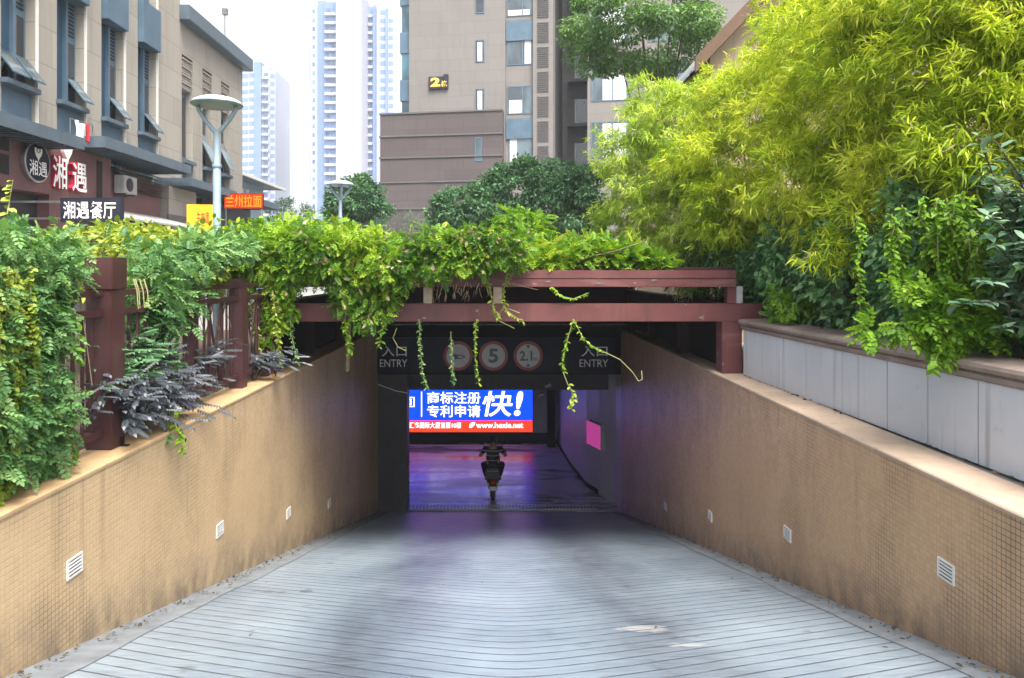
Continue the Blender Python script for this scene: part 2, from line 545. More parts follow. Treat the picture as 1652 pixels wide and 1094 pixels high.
M['scr_blue'] = emit("screen_blue", (.003, .045, 1.0), .8)
M['scr_red'] = emit("screen_red", (1.0, .05, .02), .55)
M['scr_white'] = emit("screen_white", (.95, .93, 1.0), .8)
# plants
M['bark'] = std("bark", (.075, .055, .04), .85, .3, 12, bstr=.6, fine=30)
M['vinewood'] = std("vine_stem", (.16, .13, .07), .8, .3, 12)
M['culm'] = std("bamboo_culm", (.30, .27, .06), .45, .25, 6)
M['tendril'] = std("pale_tendril", (.30, .30, .12), .7, .2, 10)
M['dry'] = leafmat("dry_seed_pods", (.20, .13, .07), (.34, .25, .15), (.5, .42, .28), .2, .7)
M['lf_bamboo'] = leafmat("bamboo_leaf", (.15, .27, .016), (.42, .53, .028), (.76, .78, .11), .5, .45, .3)
M['lf_bamboo2'] = leafmat("bamboo_leaf_pale", (.20, .35, .04), (.41, .56, .07), (.66, .74, .18), .5, .5, .3)
M['lf_vine'] = leafmat("vine_leaf", (.05, .14, .012), (.16, .32, .02), (.40, .52, .035), .42, .5, .3)
M['lf_vine_y'] = leafmat("yellow_vine_leaf", (.12, .20, .02), (.28, .37, .04), (.50, .54, .13), .4, .5, .3)
M['lf_vine_b'] = leafmat("cool_vine_leaf", (.05, .14, .045), (.13, .28, .085), (.29, .45, .16), .38, .5, .35)
M['lf_hedge'] = leafmat("hedge_leaf", (.04, .12, .04), (.09, .22, .075), (.19, .34, .12), .18, .3, .5)
M['lf_blue'] = leafmat("blue_green_leaf", (.04, .10, .06), (.10, .19, .12), (.22, .33, .22), .2, .35, .5)
M['lf_tree'] = leafmat("tree_leaf", (.05, .13, .03), (.12, .24, .06), (.22, .36, .11), .3, .5, .3, .5)
M['lf_bush'] = leafmat("bush_leaf", (.035, .105, .045), (.075, .18, .075), (.14, .27, .12), .25, .5, .3, .6)
M['lf_far'] = leafmat("far_leaf", (.05, .10, .07), (.09, .16, .10), (.15, .23, .14), .25, .6, .3, .6)
M['lf_purple'] = leafmat("purple_leaf", (.03, .036, .04), (.065, .078, .095), (.16, .17, .21), .2, .4, .45, 3)
M['lf_fresh'] = leafmat("fresh_vine_leaf", (.05, .14, .01), (.13, .28, .015), (.26, .42, .03), .4, .5, .3)

# ------------------------------------------------------------------ foliage helpers
def tmpl_lance():
    v = [(0, 0, 0), (.22, .052, .015), (.22, -.052, .015), (.6, .045, -.01), (.6, -.045, -.01), (1, 0, -.13)]
    return np.array(v, float), [(0, 2, 1), (1, 2, 4, 3), (3, 4, 5)]
def tmpl_oval(wd=.24):
    v = [(0, 0, 0), (.3, wd, .06), (.35, 0, 0), (.3, -wd, .06), (.7, wd * .8, .03), (.7, 0, -.03), (.7, -wd * .8, .03), (1, 0, -.13)]
    return np.array(v, float), [(0, 2, 1), (0, 3, 2), (1, 2, 5, 4), (2, 3, 6, 5), (4, 5, 7), (5, 6, 7)]
def tmpl_pinnate(pairs=5, lw=.085, ll=.34, dr=.35):
    v = []; f = []
    def leaflet(b, d):
        b = np.array(b); d = np.array(d)
        s_ = np.array((-d[1], d[0], 0.0)); s_ /= np.linalg.norm(s_)
        k = len(v)
        v.extend([b, b + d * .45 + s_ * lw + (0, 0, .02), b + d, b + d * .45 - s_ * lw + (0, 0, .02)])
        f.append((k, k + 1, k + 2, k + 3))
    for i in range(pairs):
        s_ = .18 + .68 * i / (pairs - 1)
        z = -dr * s_ * s_
        q = ll * (1.05 - .35 * abs(i / (pairs - 1) - .4))
        for sg in (1, -1):
            leaflet((s_, 0, z), (q * .45, sg * q * .88, -.10))
    leaflet((.93, 0, -dr * .86), (ll * .9, 0, -.16))
    k = len(v)
    v.extend([(0, .012, 0), (0, -.012, 0), (.95, -.006, -dr * .9), (.95, .006, -dr * .9)])
    f.append((k, k + 1, k + 2, k + 3))
    return np.array(v, float), f
LANCE, OVAL, ROUND = tmpl_lance(), tmpl_oval(.24), tmpl_oval(.34)
PINN = tmpl_pinnate(4, .12, .36)
SPRAY = tmpl_pinnate(7, .062, .14, .1)        # opposite round leaves on a twig

def unit(a):
    return a / np.maximum(np.linalg.norm(a, axis=1, keepdims=True), 1e-9)

def foliage(name, batches, m, parent):
    """batches: list of (template, P, D, U, L, tone); one mesh."""
    off = np.array(W.get(parent.name, Vector((0, 0, 0)))) if parent else np.zeros(3)
    VV, loops, starts, tones = [], [], [], []
    nv = nl = 0
    for (tv, tf), Pp, D, U, L, tone in batches:
        k = len(Pp)
        if not k:
            continue
        D = unit(D)
        S = unit(np.cross(U, D))
        N = np.cross(D, S)
        B = np.stack([D, S, N], 1) * L[:, None, None]
        v = np.einsum('vi,kij->kvj', tv, B) + (Pp - off)[:, None, :]
        VV.append(v.reshape(-1, 3))
        tones.append(np.repeat(tone, len(tv)))
        fl = np.concatenate([np.array(f) for f in tf])
        sz = np.array([len(f) for f in tf])
        st = np.concatenate([[0], np.cumsum(sz)[:-1]])
        base = np.arange(k) * len(tv) + nv
        loops.append((fl[None, :] + base[:, None]).reshape(-1))
        starts.append((st[None, :] + (np.arange(k) * len(fl))[:, None]).reshape(-1) + nl)
        nv += k * len(tv)
        nl += k * len(fl)
    VV = np.concatenate(VV); loops = np.concatenate(loops); starts = np.concatenate(starts); tones = np.concatenate(tones)
    me = bpy.data.meshes.new(name)
    me.vertices.add(len(VV)); me.vertices.foreach_set('co', VV.astype(np.float32).ravel())
    me.loops.add(len(loops)); me.loops.foreach_set('vertex_index', loops.astype(np.int32))
    me.polygons.add(len(starts)); me.polygons.foreach_set('loop_start', starts.astype(np.int32))
    me.update(calc_edges=True)
    at = me.attributes.new('tone', 'FLOAT', 'POINT')
    at.data.foreach_set('value', tones.astype(np.float32))
    me.materials.append(m)
    o = bpy.data.objects.new(name, me)
    COL.objects.link(o)
    if parent:
        o.parent = parent
        W[o.name] = Vector(off)
    return o

def rdir(n):
    return unit(rng.normal(size=(n, 3)))

def clump_points(centers, radii, per, flat=.75, shell=.6):
    """leaf points in small clumps, crowded to their shells; returns points and outward directions"""
    c = np.repeat(np.array(centers), per, 0)
    r = np.repeat(np.array(radii), per)
    d = rdir(len(c))
    q = rng.random(len(c)) ** (1 - shell)
    p = c + d * (r * q)[:, None] * np.array((1, 1, flat))
    return p, d

def leaf_batch(tmpl, p, d, size, tone, droop=.35, up=.8, jit=.5):
    k = len(p)
    D = unit(d) + rng.normal(size=(k, 3)) * jit + np.array((0, 0, -droop))
    U = np.array((0, 0, up)) + rng.normal(size=(k, 3)) * .35 + unit(d) * .3
    L = size * rng.uniform(.65, 1.3, k)
    return (tmpl, p, D, U, L, tone)

def ellipsoid_clumps(c, r, n, cr, shell=.85, bottom=-.6):
    cs = []
    while len(cs) < n:
        d = rdir(1)[0]
        if d[2] < bottom:
            continue
        q = rng.random() ** (1 / 3) if rng.random() > shell else rng.uniform(.82, 1.05)
        cs.append(np.array(c) + d * q * np.array(r))
    return np.array(cs), rng.uniform(.6, 1.35, n) * cr

# ------------------------------------------------------------------ the ground, ramp and tunnel
XL, XR = -2.70, 2.86
RZ0, SL = 0.08, 0.263
YP = 16.3                                 # tunnel mouth
FZ = -4.21                                # tunnel floor
rz = lambda y: max(RZ0 - SL * y, FZ)
GZ = -0.04
mb = MB()
for (x0, x1, y0, y1) in ((-400, 400, -60, .4), (-400, XL - .32, .4, YP), (XR + .32, 400, .4, YP), (-400, 400, YP, 450)):
    mb.add([(x0, y0, GZ), (x1, y0, GZ), (x1, y1, GZ), (x0, y1, GZ)], [(0, 1, 2, 3)])
struct("ground", mb, M['ground'])
mb = MB()
mb.grid(lambda u, v: (XL - .02 + (XR - XL + .04) * u, .4 + 15.98 * v, RZ0 - SL * (.4 + 15.98 * v)), 8, 40)
mb.add([(XL - .02, 16.38, RZ0 - SL * 16.38), (XR + .02, 16.38, RZ0 - SL * 16.38), (XR + .02, 16.52, FZ + .001), (XL - .02, 16.52, FZ + .001)], [(0, 1, 2, 3)])
struct("ramp", mb, M['ramp'])
mb = MB()
for xa, xb in ((XL, XL + .27), (XR - .22, XR)):
    mb.grid(lambda u, v: (xa + (xb - xa) * u + (.025 * math.sin(v * 47) * math.sin(v * 19) if (u > .5) == (xa < 0) else 0), .5 + 15.8 * v, RZ0 - SL * (.5 + 15.8 * v) + .005 + (.012 if (u < .3) == (xa < 0) else 0)), 3, 90)
struct("ramp_edge", mb, M['kerb'])
# tunnel floor
n = NT("polished_tunnel_floor")
fn_ = n.noise(n.pos((.35, 1.6, 1)), 1.3, 5)
f2 = n.noise(n.pos((1.5, 6, 1)), 2.5, 4)
c = n.mix(n.ramp(fn_, .42, .58), (.17, .155, .19), (.42, .38, .46))
M['floor'] = n.done(n.princ(c, n.ramp(fn_, .42, .6, .20, .40), 0, .9, n.math('ADD', f2, n.math('MULTIPLY', fn_, 2.0)), .22, .02))
mb = MB()
mb.add([(-9, 16.4, FZ - .003), (3.4, 16.4, FZ - .003), (3.4, 23.2, FZ - .003), (-9, 23.2, FZ - .003)], [(0, 1, 2, 3)])
mb.add([(-9, 16.0, -4.6), (3.4, 16.0, -4.6), (3.4, 23.2, -4.6), (-9, 23.2, -4.6)], [(0, 1, 2, 3)])
mb.add([(-9, 16.4, FZ - .003), (3.4, 16.4, FZ - .003), (3.4, 16.4, -4.6), (-9, 16.4, -4.6)], [(0, 1, 2, 3)])
struct("tunnel_floor", mb, M['floor'])

# left and right ramp walls with caps and vents
def vent(parent, side, yc, zc, k):
    x = XL if side < 0 else XR
    s_ = 1 if side < 0 else -1
    hw, hh = .082, .062
    fr = MB()
    xo = x + s_ * .012
    for a in ((yc - hw, yc + hw, zc + hh - .012, zc + hh), (yc - hw, yc + hw, zc - hh, zc - hh + .012), (yc - hw, yc - hw + .014, zc - hh + .012, zc + hh - .012), (yc + hw - .014, yc + hw, zc - hh + .012, zc + hh - .012)):
        fr.box(min(x + s_ * .001, xo), max(x + s_ * .001, xo), a[0], a[1], a[2], a[3])
    v = link("vent", fr, M['white'], parent)
    bk = MB().box(min(x + s_ * .001, x + s_ * .003), max(x + s_ * .001, x + s_ * .003), yc - hw + .015, yc + hw - .015, zc - hh + .013, zc + hh - .013)
    link("backing", bk, M['black'], v)
    sl = MB()
    for i in range(4):
        z = zc - hh + .028 + i * .022
        sl.hexa([(x + s_ * .004, yc - hw + .014, z + .002), (x + s_ * .012, yc - hw + .014, z - .003), (x + s_ * .012, yc + hw - .014, z - .003), (x + s_ * .004, yc + hw - .014, z + .002)],
                [(x + s_ * .004, yc - hw + .014, z + .008), (x + s_ * .012, yc - hw + .014, z + .004), (x + s_ * .012, yc + hw - .014, z + .004), (x + s_ * .004, yc + hw - .014, z + .008)])
    link("louver", sl, M['white'], v)

CAPZ = -0.02
def ramp_wall(side, tile, cap, vents, label):
    x = XL if side < 0 else XR
    xo = x + side * .30
    t = thing("ramp_wall", label, "wall", (x, .5, -.2))
    b = MB()
    ys = [.45 + i * (YP - .45) / 30 for i in range(31)]
    for a, c_ in zip(ys[:-1], ys[1:]):
        pass
    pts = [(x, .45, CAPZ - .03), (x, YP, CAPZ - .03), (x, YP, rz(YP) - .4), (x, .45, rz(.45) - .4)]
    b.poly(pts, (side * .30, 0, 0))
    link("tiled_face", b, tile, t)
    c2 = MB()
    c2.grid(lambda u, v: (0, 0, 0), 1, 1)
    c2 = MB()
    prof = [(x - side * .008, CAPZ - .032), (x - side * .010, CAPZ - .012), (x - side * .002, CAPZ - .002), (x + side * .02, CAPZ), (x + side * .36, CAPZ + .003), (x + side * .36, CAPZ - .032)]
    c2.poly([(px, .45, pz) for px, pz in prof], (0, YP - .45, 0))
    link("cap", c2, cap, t)
    for (y, z) in vents:
        vent(t, side, y, z, 0)
    return t
ramp_wall(-1, M['tile_l'], M['cap_l'], [(4.56, -.583), (6.96, -1.22), (9.27, -1.84), (11.54, -2.45)], "ochre mosaic retaining wall below the maroon fence, left of the ramp")
ramp_wall(1, M['tile_r'], M['cap_r'], [(4.52, -.60), (6.98, -1.27), (9.5, -1.96), (12.0, -2.65)], "brown stained mosaic retaining wall below the white stone parapet")

# tunnel mouth
t = thing("tunnel_entrance", "dark underground car park entrance at the foot of the ramp", "tunnel entrance", (0, YP, FZ))
link("lintel", MB().box(-3.05, 3.2, YP, YP + .35, -1.06, .07), M['dark'], t, .01)
link("soffit_beam", MB().box(-9, 3.4, YP + .9, YP + 1.2, -1.56, -.1), M['tunnel'], t, .01)
link("ceiling", MB().box(-9, 3.6, YP + .36, 23.3, -.10, -.06), M['tunnel'], t)
link("jamb", MB().box(-3.3, -2.04, YP + .01, YP + .55, FZ - .2, -1.06), M['tunnel'], t, .015)
link("back_wall", MB().box(-9, 3.4, 23.0, 23.2, FZ - .1, -.1), M['white_in'], t)
link("skirting", MB().box(-9, 1.86, 22.92, 23.0, FZ, FZ + .30), M['black'], t)
link("left_wall", MB().box(-9.2, -9, YP + .36, 23.2, FZ - .1, -.1), M['white_in'], t)
link("front_wall", MB().box(-9, -3.3, YP + .3, YP + .5, FZ - .1, -.1), M['white_in'], t)
mb = MB()
ctr = [(2.86, YP), (2.84, YP + .6), (2.55, 17.6), (2.33, 18.3), (2.12, 20.2), (1.95, 22.96)]
for a, b in zip(ctr[:-1], ctr[1:]):
    mb.add([(a[0], a[1], FZ - .1), (b[0], b[1], FZ - .1), (b[0], b[1], -.1), (a[0], a[1], -.1), (3.5, a[1], FZ - .1), (3.5, b[1], FZ - .1), (3.5, b[1], -.1), (3.5, a[1], -.1)],
           [(0, 1, 2, 3), (5, 4, 7, 6), (0, 3, 7, 4), (1, 5, 6, 2), (3, 2, 6, 7), (0, 4, 5, 1)])
link("right_wall", mb, M['white_in'], t)
mb = MB()
for a, b in zip(ctr[2:-1], ctr[3:]):
    mb.add([(a[0] - .02, a[1], FZ), (b[0] - .02, b[1], FZ), (b[0] - .02, b[1], FZ + .12), (a[0] - .02, a[1], FZ + .12)], [(0, 1, 2, 3)])
link("right_skirting", mb, M['dark'], t)
link("pillar", MB().box(1.62, 1.86, 22.3, 22.6, FZ, -.3), M['dark'], t, .01)
link("parapet", MB().box(-3.05, 3.2, YP + .1, YP + .2, .088, 1.22), M['darkpaint'], t)  # dark backing board, added to block the bright street behind the pergola
for x in (-2.7, -1.5, -.3, .9, 2.1, 3.0):
    link("backing_foot", MB().box(x, x + .06, YP + .12, YP + .18, .07, .088), M['darkpaint'], t)
link("floor_line", MB().box(-9, 1.6, 22.55, 22.63, FZ - .001, FZ + .004), M['letter_grey'], t)
link("edge_trim", MB().tube([P(601, 547, YP - .03), P(601, 606, YP - .03)], .008, 6), M['letter_grey'], t)

# drain
t = thing("drain_channel", "steel drain grating across the foot of the ramp", "drain", (0, 16.52, FZ))
mb = MB()
for x0, x1 in ((-2.0, 2.35),):
    mb.box(x0, x1, 16.50, 16.52, FZ, FZ + .018); mb.box(x0, x1, 16.78, 16.80, FZ, FZ + .018)
link("rim", mb, M['steel'], t)
mb = MB()
for i in range(54):
    x = -1.98 + i * .08
    mb.box(x, x + .035, 16.52, 16.78, FZ + .002, FZ + .016)
link("grating", mb, M['steel'], t)

# ------------------------------------------------------------------ entry sign panel and round signs
SY = YP - .06
s = F / SY
fx = lambda px, y=SY: (px - VX) * y / F
fz = lambda py, y=SY: CZ + (HY - py) * y / F
t = thing("entry_sign", "long navy entry sign panel across the tunnel lintel", "sign", (0, SY, fz(600)))
link("panel", MB().box(fx(604), fx(993), SY, YP - .001, fz(601), fz(545)), M['navy'], t, .006)
FRT = ((1, 0, 0), (0, 0, 1))
for x0, x1 in ((616, 656), (938, 980)):
    link("chinese_lettering", text_mb("入口", (fx(x0), SY, fz(575)), *FRT, (x1 - x0) / s, 17 / s, .004), M['letter_grey'], t)
    link("english_lettering", text_mb("ENTRY", (fx(x0 - 3), SY, fz(592)), *FRT, (x1 - x0 + 4) / s, 12 / s), M['letter_grey'], t)
def disc(cx, cz, r, y0, y1, n=40):
    return MB().lathe([(r, y0), (r, y1)], (cx, 0, cz), n, 'y')
def ring(cx, cz, ri, ro, y0, y1, n=48):
    m_ = MB()
    prof = [(ri, y0), (ro, y0), (ro, y1), (ri, y1)]
    base = 0
    for r, h in prof:
        for k in range(n):
            a = 2 * math.pi * k / n
            m_.v.append((cx + r * math.cos(a), h, cz + r * math.sin(a)))
    for i in range(4):
        for k in range(n):
            j = (i + 1) % 4
            m_.f.append((i * n + k, i * n + (k + 1) % n, j * n + (k + 1) % n, j * n + k))
    return m_
def round_sign(px, label, draw):
    cx, cz, r = fx(px), fz(574), 23.5 / s
    t = thing("traffic_sign", label, "traffic sign", (cx, SY, cz), group="round restriction signs on the entry panel")
    link("plate", disc(cx, cz, r * .98, SY - .03, SY - .004), M['sign_white'], t)
    link("red_ring", ring(cx, cz, r * .80, r, SY - .04, SY - .002), M['sign_red'], t, .002)
    draw(t, cx, cz, r)
def d_horn(t, cx, cz, r):
    y = SY - .036
    q = lambda u, v: (cx + u * r, y, cz + v * r)
    m_ = MB()
    m_.poly([q(-.42, .16), q(-.1, .1), q(.42, .04), q(.5, -.05), q(.42, -.16), q(.1, -.2), q(-.15, -.22), q(-.42, -.30), q(-.3, -.07)], (0, .004, 0))
    link("horn_symbol", m_, M['sign_ink'], t)
    link("slot", MB().poly([q(-.02, .02), q(.34, -.03), q(.38, -.08), q(.32, -.12), q(-.02, -.12)], (0, -.002, 0)), M['sign_white'], t)
    link("slash", MB().bar((cx - .58 * r, y - .004, cz + .58 * r), (cx + .58 * r, y - .004, cz - .58 * r), .006, .13 * r, up=(0, 1, 0)), M['sign_red'], t)
    o = t.children[-1]
def d_five(t, cx, cz, r):
    link("numeral", text_mb("5", (cx - .33 * r, SY - .03, cz - .48 * r), *FRT, .66 * r, .98 * r, .03), M['sign_ink'], t)
def d_height(t, cx, cz, r):
    link("numeral", text_mb("2.1", (cx - .58 * r, SY - .03, cz - .34 * r), *FRT, .86 * r, .68 * r, .025), M['sign_ink'], t)
    link("unit_letter", text_mb("m", (cx + .34 * r, SY - .03, cz - .34 * r), *FRT, .30 * r, .22 * r, .01), M['sign_ink'], t)
    y = SY - .034
    for sg in (1, -1):
        link("arrow", MB().poly([(cx - .16 * r, y, cz + sg * .74 * r), (cx + .16 * r, y, cz + sg * .74 * r), (cx, y, cz + sg * .5 * r)], (0, .003, 0)), M['sign_ink'], t)
round_sign(739, "round sign with a crossed-out horn symbol, left of the other two", d_horn)
round_sign(796, "round sign with the numeral 5 inside a red ring", d_five)
round_sign(852, "round sign reading 2.1 m inside a red ring", d_height)

# ------------------------------------------------------------------ advertising screen
QY = 22.80
gx = lambda px: fx(px, QY)
gz = lambda py: fz(py, QY)
q = F / QY
t = thing("advertising_screen", "glowing blue and red advertising screen on the far tunnel wall", "screen", (gx(700), QY, gz(697)))
link("housing", MB().box(-5.6, gx(860), QY, 22.99, gz(698.5), -2.25), M['black'], t, .01)
link("blue_field", MB().box(-5.58, gx(859), QY - .006, QY - .001, gz(678), -2.28), M['scr_blue'], t)
link("red_band", MB().box(-5.58, gx(859), QY - .006, QY - .001, gz(697), gz(678.2)), M['scr_red'], t)
def scr(name, body, x0, x1, y0, y1, bold=.03, shear=0.0):
    link(name, text_mb(body, (gx(x0), QY - .006, gz(y1)), *FRT, (x1 - x0) / q, (y1 - y0) / q, bold, .006, shear), M['scr_white'], t)
scr("headline_lettering", "商标注册", 689, 775, 632, 651.5, .012)
scr("headline_lettering", "专利申请", 689, 775, 653.5, 673, .012)
scr("slogan_lettering", "快", 778, 827, 631, 672, .012, .15)
scr("slogan_lettering", "!", 829, 844, 631, 671, .03, .15)
scr("address_lettering", "汇鑫国际大厦首层10楼", 660, 744, 681, 691, .008)
scr("web_lettering", "www.hexie.net", 768, 844, 681, 690.5, .02)
link("divider", MB().box(gx(679.4), gx(681), QY - .016, QY - .012, gz(672), gz(632)), M['scr_white'], t)
mb = MB()
for a in ((640, 669, 655, 656.5), (640, 669, 640.5, 642), (667.2, 669, 642, 655), (640, 641.6, 642, 655)):
    mb.box(gx(a[0]), gx(a[1]), QY - .016, QY - .012, gz(a[3]), gz(a[2]))
link("logo_frame", mb, M['scr_white'], t)
scr("logo_lettering", "回", 645, 664, 643.5, 653.5, .02)
mb = MB().poly([(gx(a), QY - .016, gz(b)) for a, b in ((757, 690), (758, 684), (762, 681), (767, 681.5), (765, 686), (761, 690))], (0, .004, 0))
link("leaf_logo", mb, M['scr_white'], t)

t = thing("light_box", "small glowing pink panel on the right tunnel wall", "light box", (2.6, 17.9, -2.4))
a = Vector((2.36, 18.1, 0)); b = Vector((2.62, 17.35, 0))
d = (a - b).normalized(); nn = Vector((-d.y, d.x, 0))
za, zb = fz(720, 17.8), fz(680, 17.8)
c0, c1 = b + nn * .07, a + nn * .07
mb = MB().add([(c0.x, c0.y, za), (c1.x, c1.y, za), (c1.x, c1.y, zb), (c0.x, c0.y, zb), (c0.x - nn.x * .1, c0.y - nn.y * .1, za), (c1.x - nn.x * .1, c1.y - nn.y * .1, za), (c1.x - nn.x * .1, c1.y - nn.y * .1, zb), (c0.x - nn.x * .1, c0.y - nn.y * .1, zb)],
              [(0, 1, 2, 3), (5, 4, 7, 6), (0, 3, 7, 4), (1, 5, 6, 2), (3, 2, 6, 7), (0, 4, 5, 1)])
link("case", mb, M['white_in'], t)
e0, e1 = b + nn * .075 + d * .02, a + nn * .075 - d * .02
link("lit_face", MB().add([(e0.x, e0.y, za + .02), (e1.x, e1.y, za + .02), (e1.x, e1.y, zb - .02), (e0.x, e0.y, zb - .02)], [(0, 1, 2, 3)]), M['magenta_led'], t)

mb = MB().tube([P(602, 617, YP - .02), P(620, 624, YP - .03), P(640, 631, YP - .05), P(657, 634, YP - .02)], .011, 6)
tag(link("cable", mb, M['letter_grey'], None), "loose pale cable sagging below the left end of the entry sign", "cable")
def spotlight(px, py, label):
    p = P(px, py, YP - .1)
    t = thing("spotlight", label, "spotlight", tuple(p), group="small spotlights under the lintel")
    link("bracket", MB().tube([p + Vector((0, .09, .05)), p + Vector((0, .02, .04)), p], .012, 6), M['black'], t)
    link("lamp_head", MB().tube([p + Vector((-.07, 0, -.03)), p + Vector((.06, -.02, .02))], [.035, .05], 10), M['steel'], t, smooth=True)
spotlight(873, 637, "small steel spotlight under the lintel beside the screen's right end")
spotlight(884, 622, "small steel spotlight fixed higher up under the right end of the lintel")

# ------------------------------------------------------------------ pergola over the ramp
PY = 9.2
hx = lambda px: fx(px, PY)
hz = lambda py: fz(py, PY)
t = thing("pergola", "red brown pergola frame spanning the ramp under the vines", "pergola", (0, PY, CAPZ))
link("lower_beam", MB().box(-3.15, hx(1230), PY, PY + .16, hz(519), hz(490)), M['redpaint'], t, .006)
link("upper_beam", MB().box(-3.3, hx(1187), PY - .02, PY + .15, hz(463), hz(449.4)), M['redpaint'], t, .005)
link("upper_beam", MB().box(-3.3, hx(1187), PY - .028, PY + .15, hz(449.2), hz(436)), M['redpaint'], t, .005)
link("post", MB().box(hx(1165), hx(1197), PY - .004, PY + .26, CAPZ, hz(519.4)), M['redpaint'], t, .006)
link("post", MB().box(-3.06, -2.84, PY, PY + .24, CAPZ, hz(519.4)), M['redpaint'], t, .006)
link("end_bracket", MB().box(hx(1174), hx(1188), PY + .01, PY + .15, hz(489.5), hz(463.5)), M['redpaint'], t, .004)
link("bracket_plate", MB().box(hx(1188.3), hx(1198), PY - .01, PY + .15, hz(489.5), hz(462)), M['grey'], t, .004)
for px in (803, 560, 690):
    link("spacer_block", MB().box(hx(px - 7), hx(px + 7), PY + .005, PY + .12, hz(489.6), hz(463.4)), M['blockwood'], t, .004)
for x in (-3.12, 2.96):
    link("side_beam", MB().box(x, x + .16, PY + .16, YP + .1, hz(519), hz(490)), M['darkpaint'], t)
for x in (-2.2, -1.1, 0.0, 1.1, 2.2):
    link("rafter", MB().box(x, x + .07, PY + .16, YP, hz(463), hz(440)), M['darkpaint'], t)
link("light_block_slab", MB().box(-3.3, 3.1, PY + .18, YP + .3, hz(437), hz(431)), M['darkpaint'], t)  # unseen opaque slab added under the vines to keep light out
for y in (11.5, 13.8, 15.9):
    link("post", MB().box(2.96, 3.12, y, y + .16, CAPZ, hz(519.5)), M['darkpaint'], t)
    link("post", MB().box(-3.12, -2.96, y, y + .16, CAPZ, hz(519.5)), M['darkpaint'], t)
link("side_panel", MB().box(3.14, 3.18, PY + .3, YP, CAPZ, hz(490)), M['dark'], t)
link("side_panel", MB().box(-3.22, -3.18, 9.5, YP, CAPZ, hz(490)), M['dark'], t)  # left panel carried forward across the open bay to shut out side light
for px, py in ((1055, 452), (966, 457), (884, 454)):
    p = P(px, py, PY - .036)
    link("peeling_flake", MB().poly([p + Vector((-.045, 0, 0)), p + Vector((0, 0, -.012)), p + Vector((.05, 0, .004)), p + Vector((.005, -.01, .010))], (0, -.003, 0)), M['grey'], t)

# ------------------------------------------------------------------ maroon fence on the left wall
FX = -2.93
t = thing("fence", "maroon timber fence with crossed braces on the left ramp wall", "fence", (FX, 5.35, CAPZ))
posts = [(2.2, 1.22, .16), (3.75, 1.22, .16), (5.35, 1.42, .195), (6.84, 1.14, .09), (8.1, 1.24, .16), (9.0, 1.10, .13)]
for y, h, wd in posts:
    pst = link("post", MB().box(FX - wd / 2, FX + wd / 2, y - wd / 2, y + wd / 2, CAPZ, CAPZ + h), M['fencepaint'], t, .006)
    if wd > .19:
        link("post_cap", MB().box(FX - .108, FX + .108, y - .108, y + .108, CAPZ + h - .235, CAPZ + h + .004), M['fencepaint'], pst, .006)
    if wd > .16:
        br = MB().box(FX + wd / 2 + .002, FX + wd / 2 + .055, y + .02, y + .06, CAPZ + .002, CAPZ + .01)
        br.box(FX + wd / 2 + .002, FX + wd / 2 + .009, y + .02, y + .06, CAPZ + .01, CAPZ + .07)
        link("foot_bracket", br, M['black'], pst)
for (y0, h0, w0), (y1, h1, w1) in zip(posts[:-1], posts[1:]):
    a, b = y0 + w0 / 2, y1 - w1 / 2
    for z, th in ((1.135, .045), (.985, .055), (.10, .055)):
        link("rail", MB().box(FX - .035, FX + .035, a, b, CAPZ + z, CAPZ + z + th), M['fencepaint'], t, .004)
    m_ = .5 * (a + b)
    hw = .17
    for yy in (m_ - hw, m_ + hw):
        link("frame_bar", MB().box(FX - .012, FX + .012, yy - .018, yy + .018, CAPZ + .156, CAPZ + .984), M['fencepaint'], t)
    link("cross_brace", MB().bar((FX, m_ - hw + .02, CAPZ + .16), (FX, m_ + hw - .02, CAPZ + .98), .03, .016, up=(1, 0, 0)), M['fencepaint'], t)
    link("cross_brace", MB().bar((FX - .019, m_ + hw - .02, CAPZ + .16), (FX - .019, m_ - hw + .02, CAPZ + .98), .03, .016, up=(1, 0, 0)), M['fencepaint'], t)
    for lo, hi in ((a + .03, m_ - hw - .05), (m_ + hw + .05, b - .03)):
        k = max(2, int((hi - lo) / .115))
        for i in range(k):
            yy = lo + (hi - lo) * (i + .5) / k
            link("baluster", MB().box(FX - .008, FX + .008, yy - .014, yy + .014, CAPZ + .156, CAPZ + .984), M['fencepaint'], t)

# ------------------------------------------------------------------ white stone parapet on the right
t = thing("parapet_wall", "pale stone parapet with brown moulded coping on the right ramp wall", "wall", (3.2, 6, CAPZ))
xa = lambda y: 3.165 + (9.1 - y) * .032
ys = [1.2, 1.95, 2.75, 3.5, 4.3, 4.88, 5.42, 5.95, 6.68, 7.4, 8.05, 8.8, 9.12]
for y0, y1 in zip(ys[:-1], ys[1:]):
    b = MB()
    g_ = .006
    b.hexa([(xa(y0), y0 + g_, CAPZ), (xa(y0) + .05, y0 + g_, CAPZ), (xa(y1) + .05, y1 - g_, CAPZ), (xa(y1), y1 - g_, CAPZ)],
           [(xa(y0), y0 + g_, .555), (xa(y0) + .05, y0 + g_, .555), (xa(y1) + .05, y1 - g_, .555), (xa(y1), y1 - g_, .555)])
    link("stone_panel", b, M['whitestone'], t, .003)
b = MB().hexa([(xa(1.2) + .055, 1.2, CAPZ), (xa(1.2) + .3, 1.2, CAPZ), (xa(9.12) + .3, 9.12, CAPZ), (xa(9.12) + .055, 9.12, CAPZ)],
              [(xa(1.2) + .055, 1.2, .55), (xa(1.2) + .3, 1.2, .55), (xa(9.12) + .3, 9.12, .55), (xa(9.12) + .055, 9.12, .55)])
link("core", b, M['dark'], t)
prof = [(-.01, .556), (-.03, .575), (-.035, .60), (-.02, .615), (-.055, .63), (-.07, .655), (-.06, .68), (-.03, .69), (.30, .70), (.30, .556)]
b = MB()
k = len(prof)
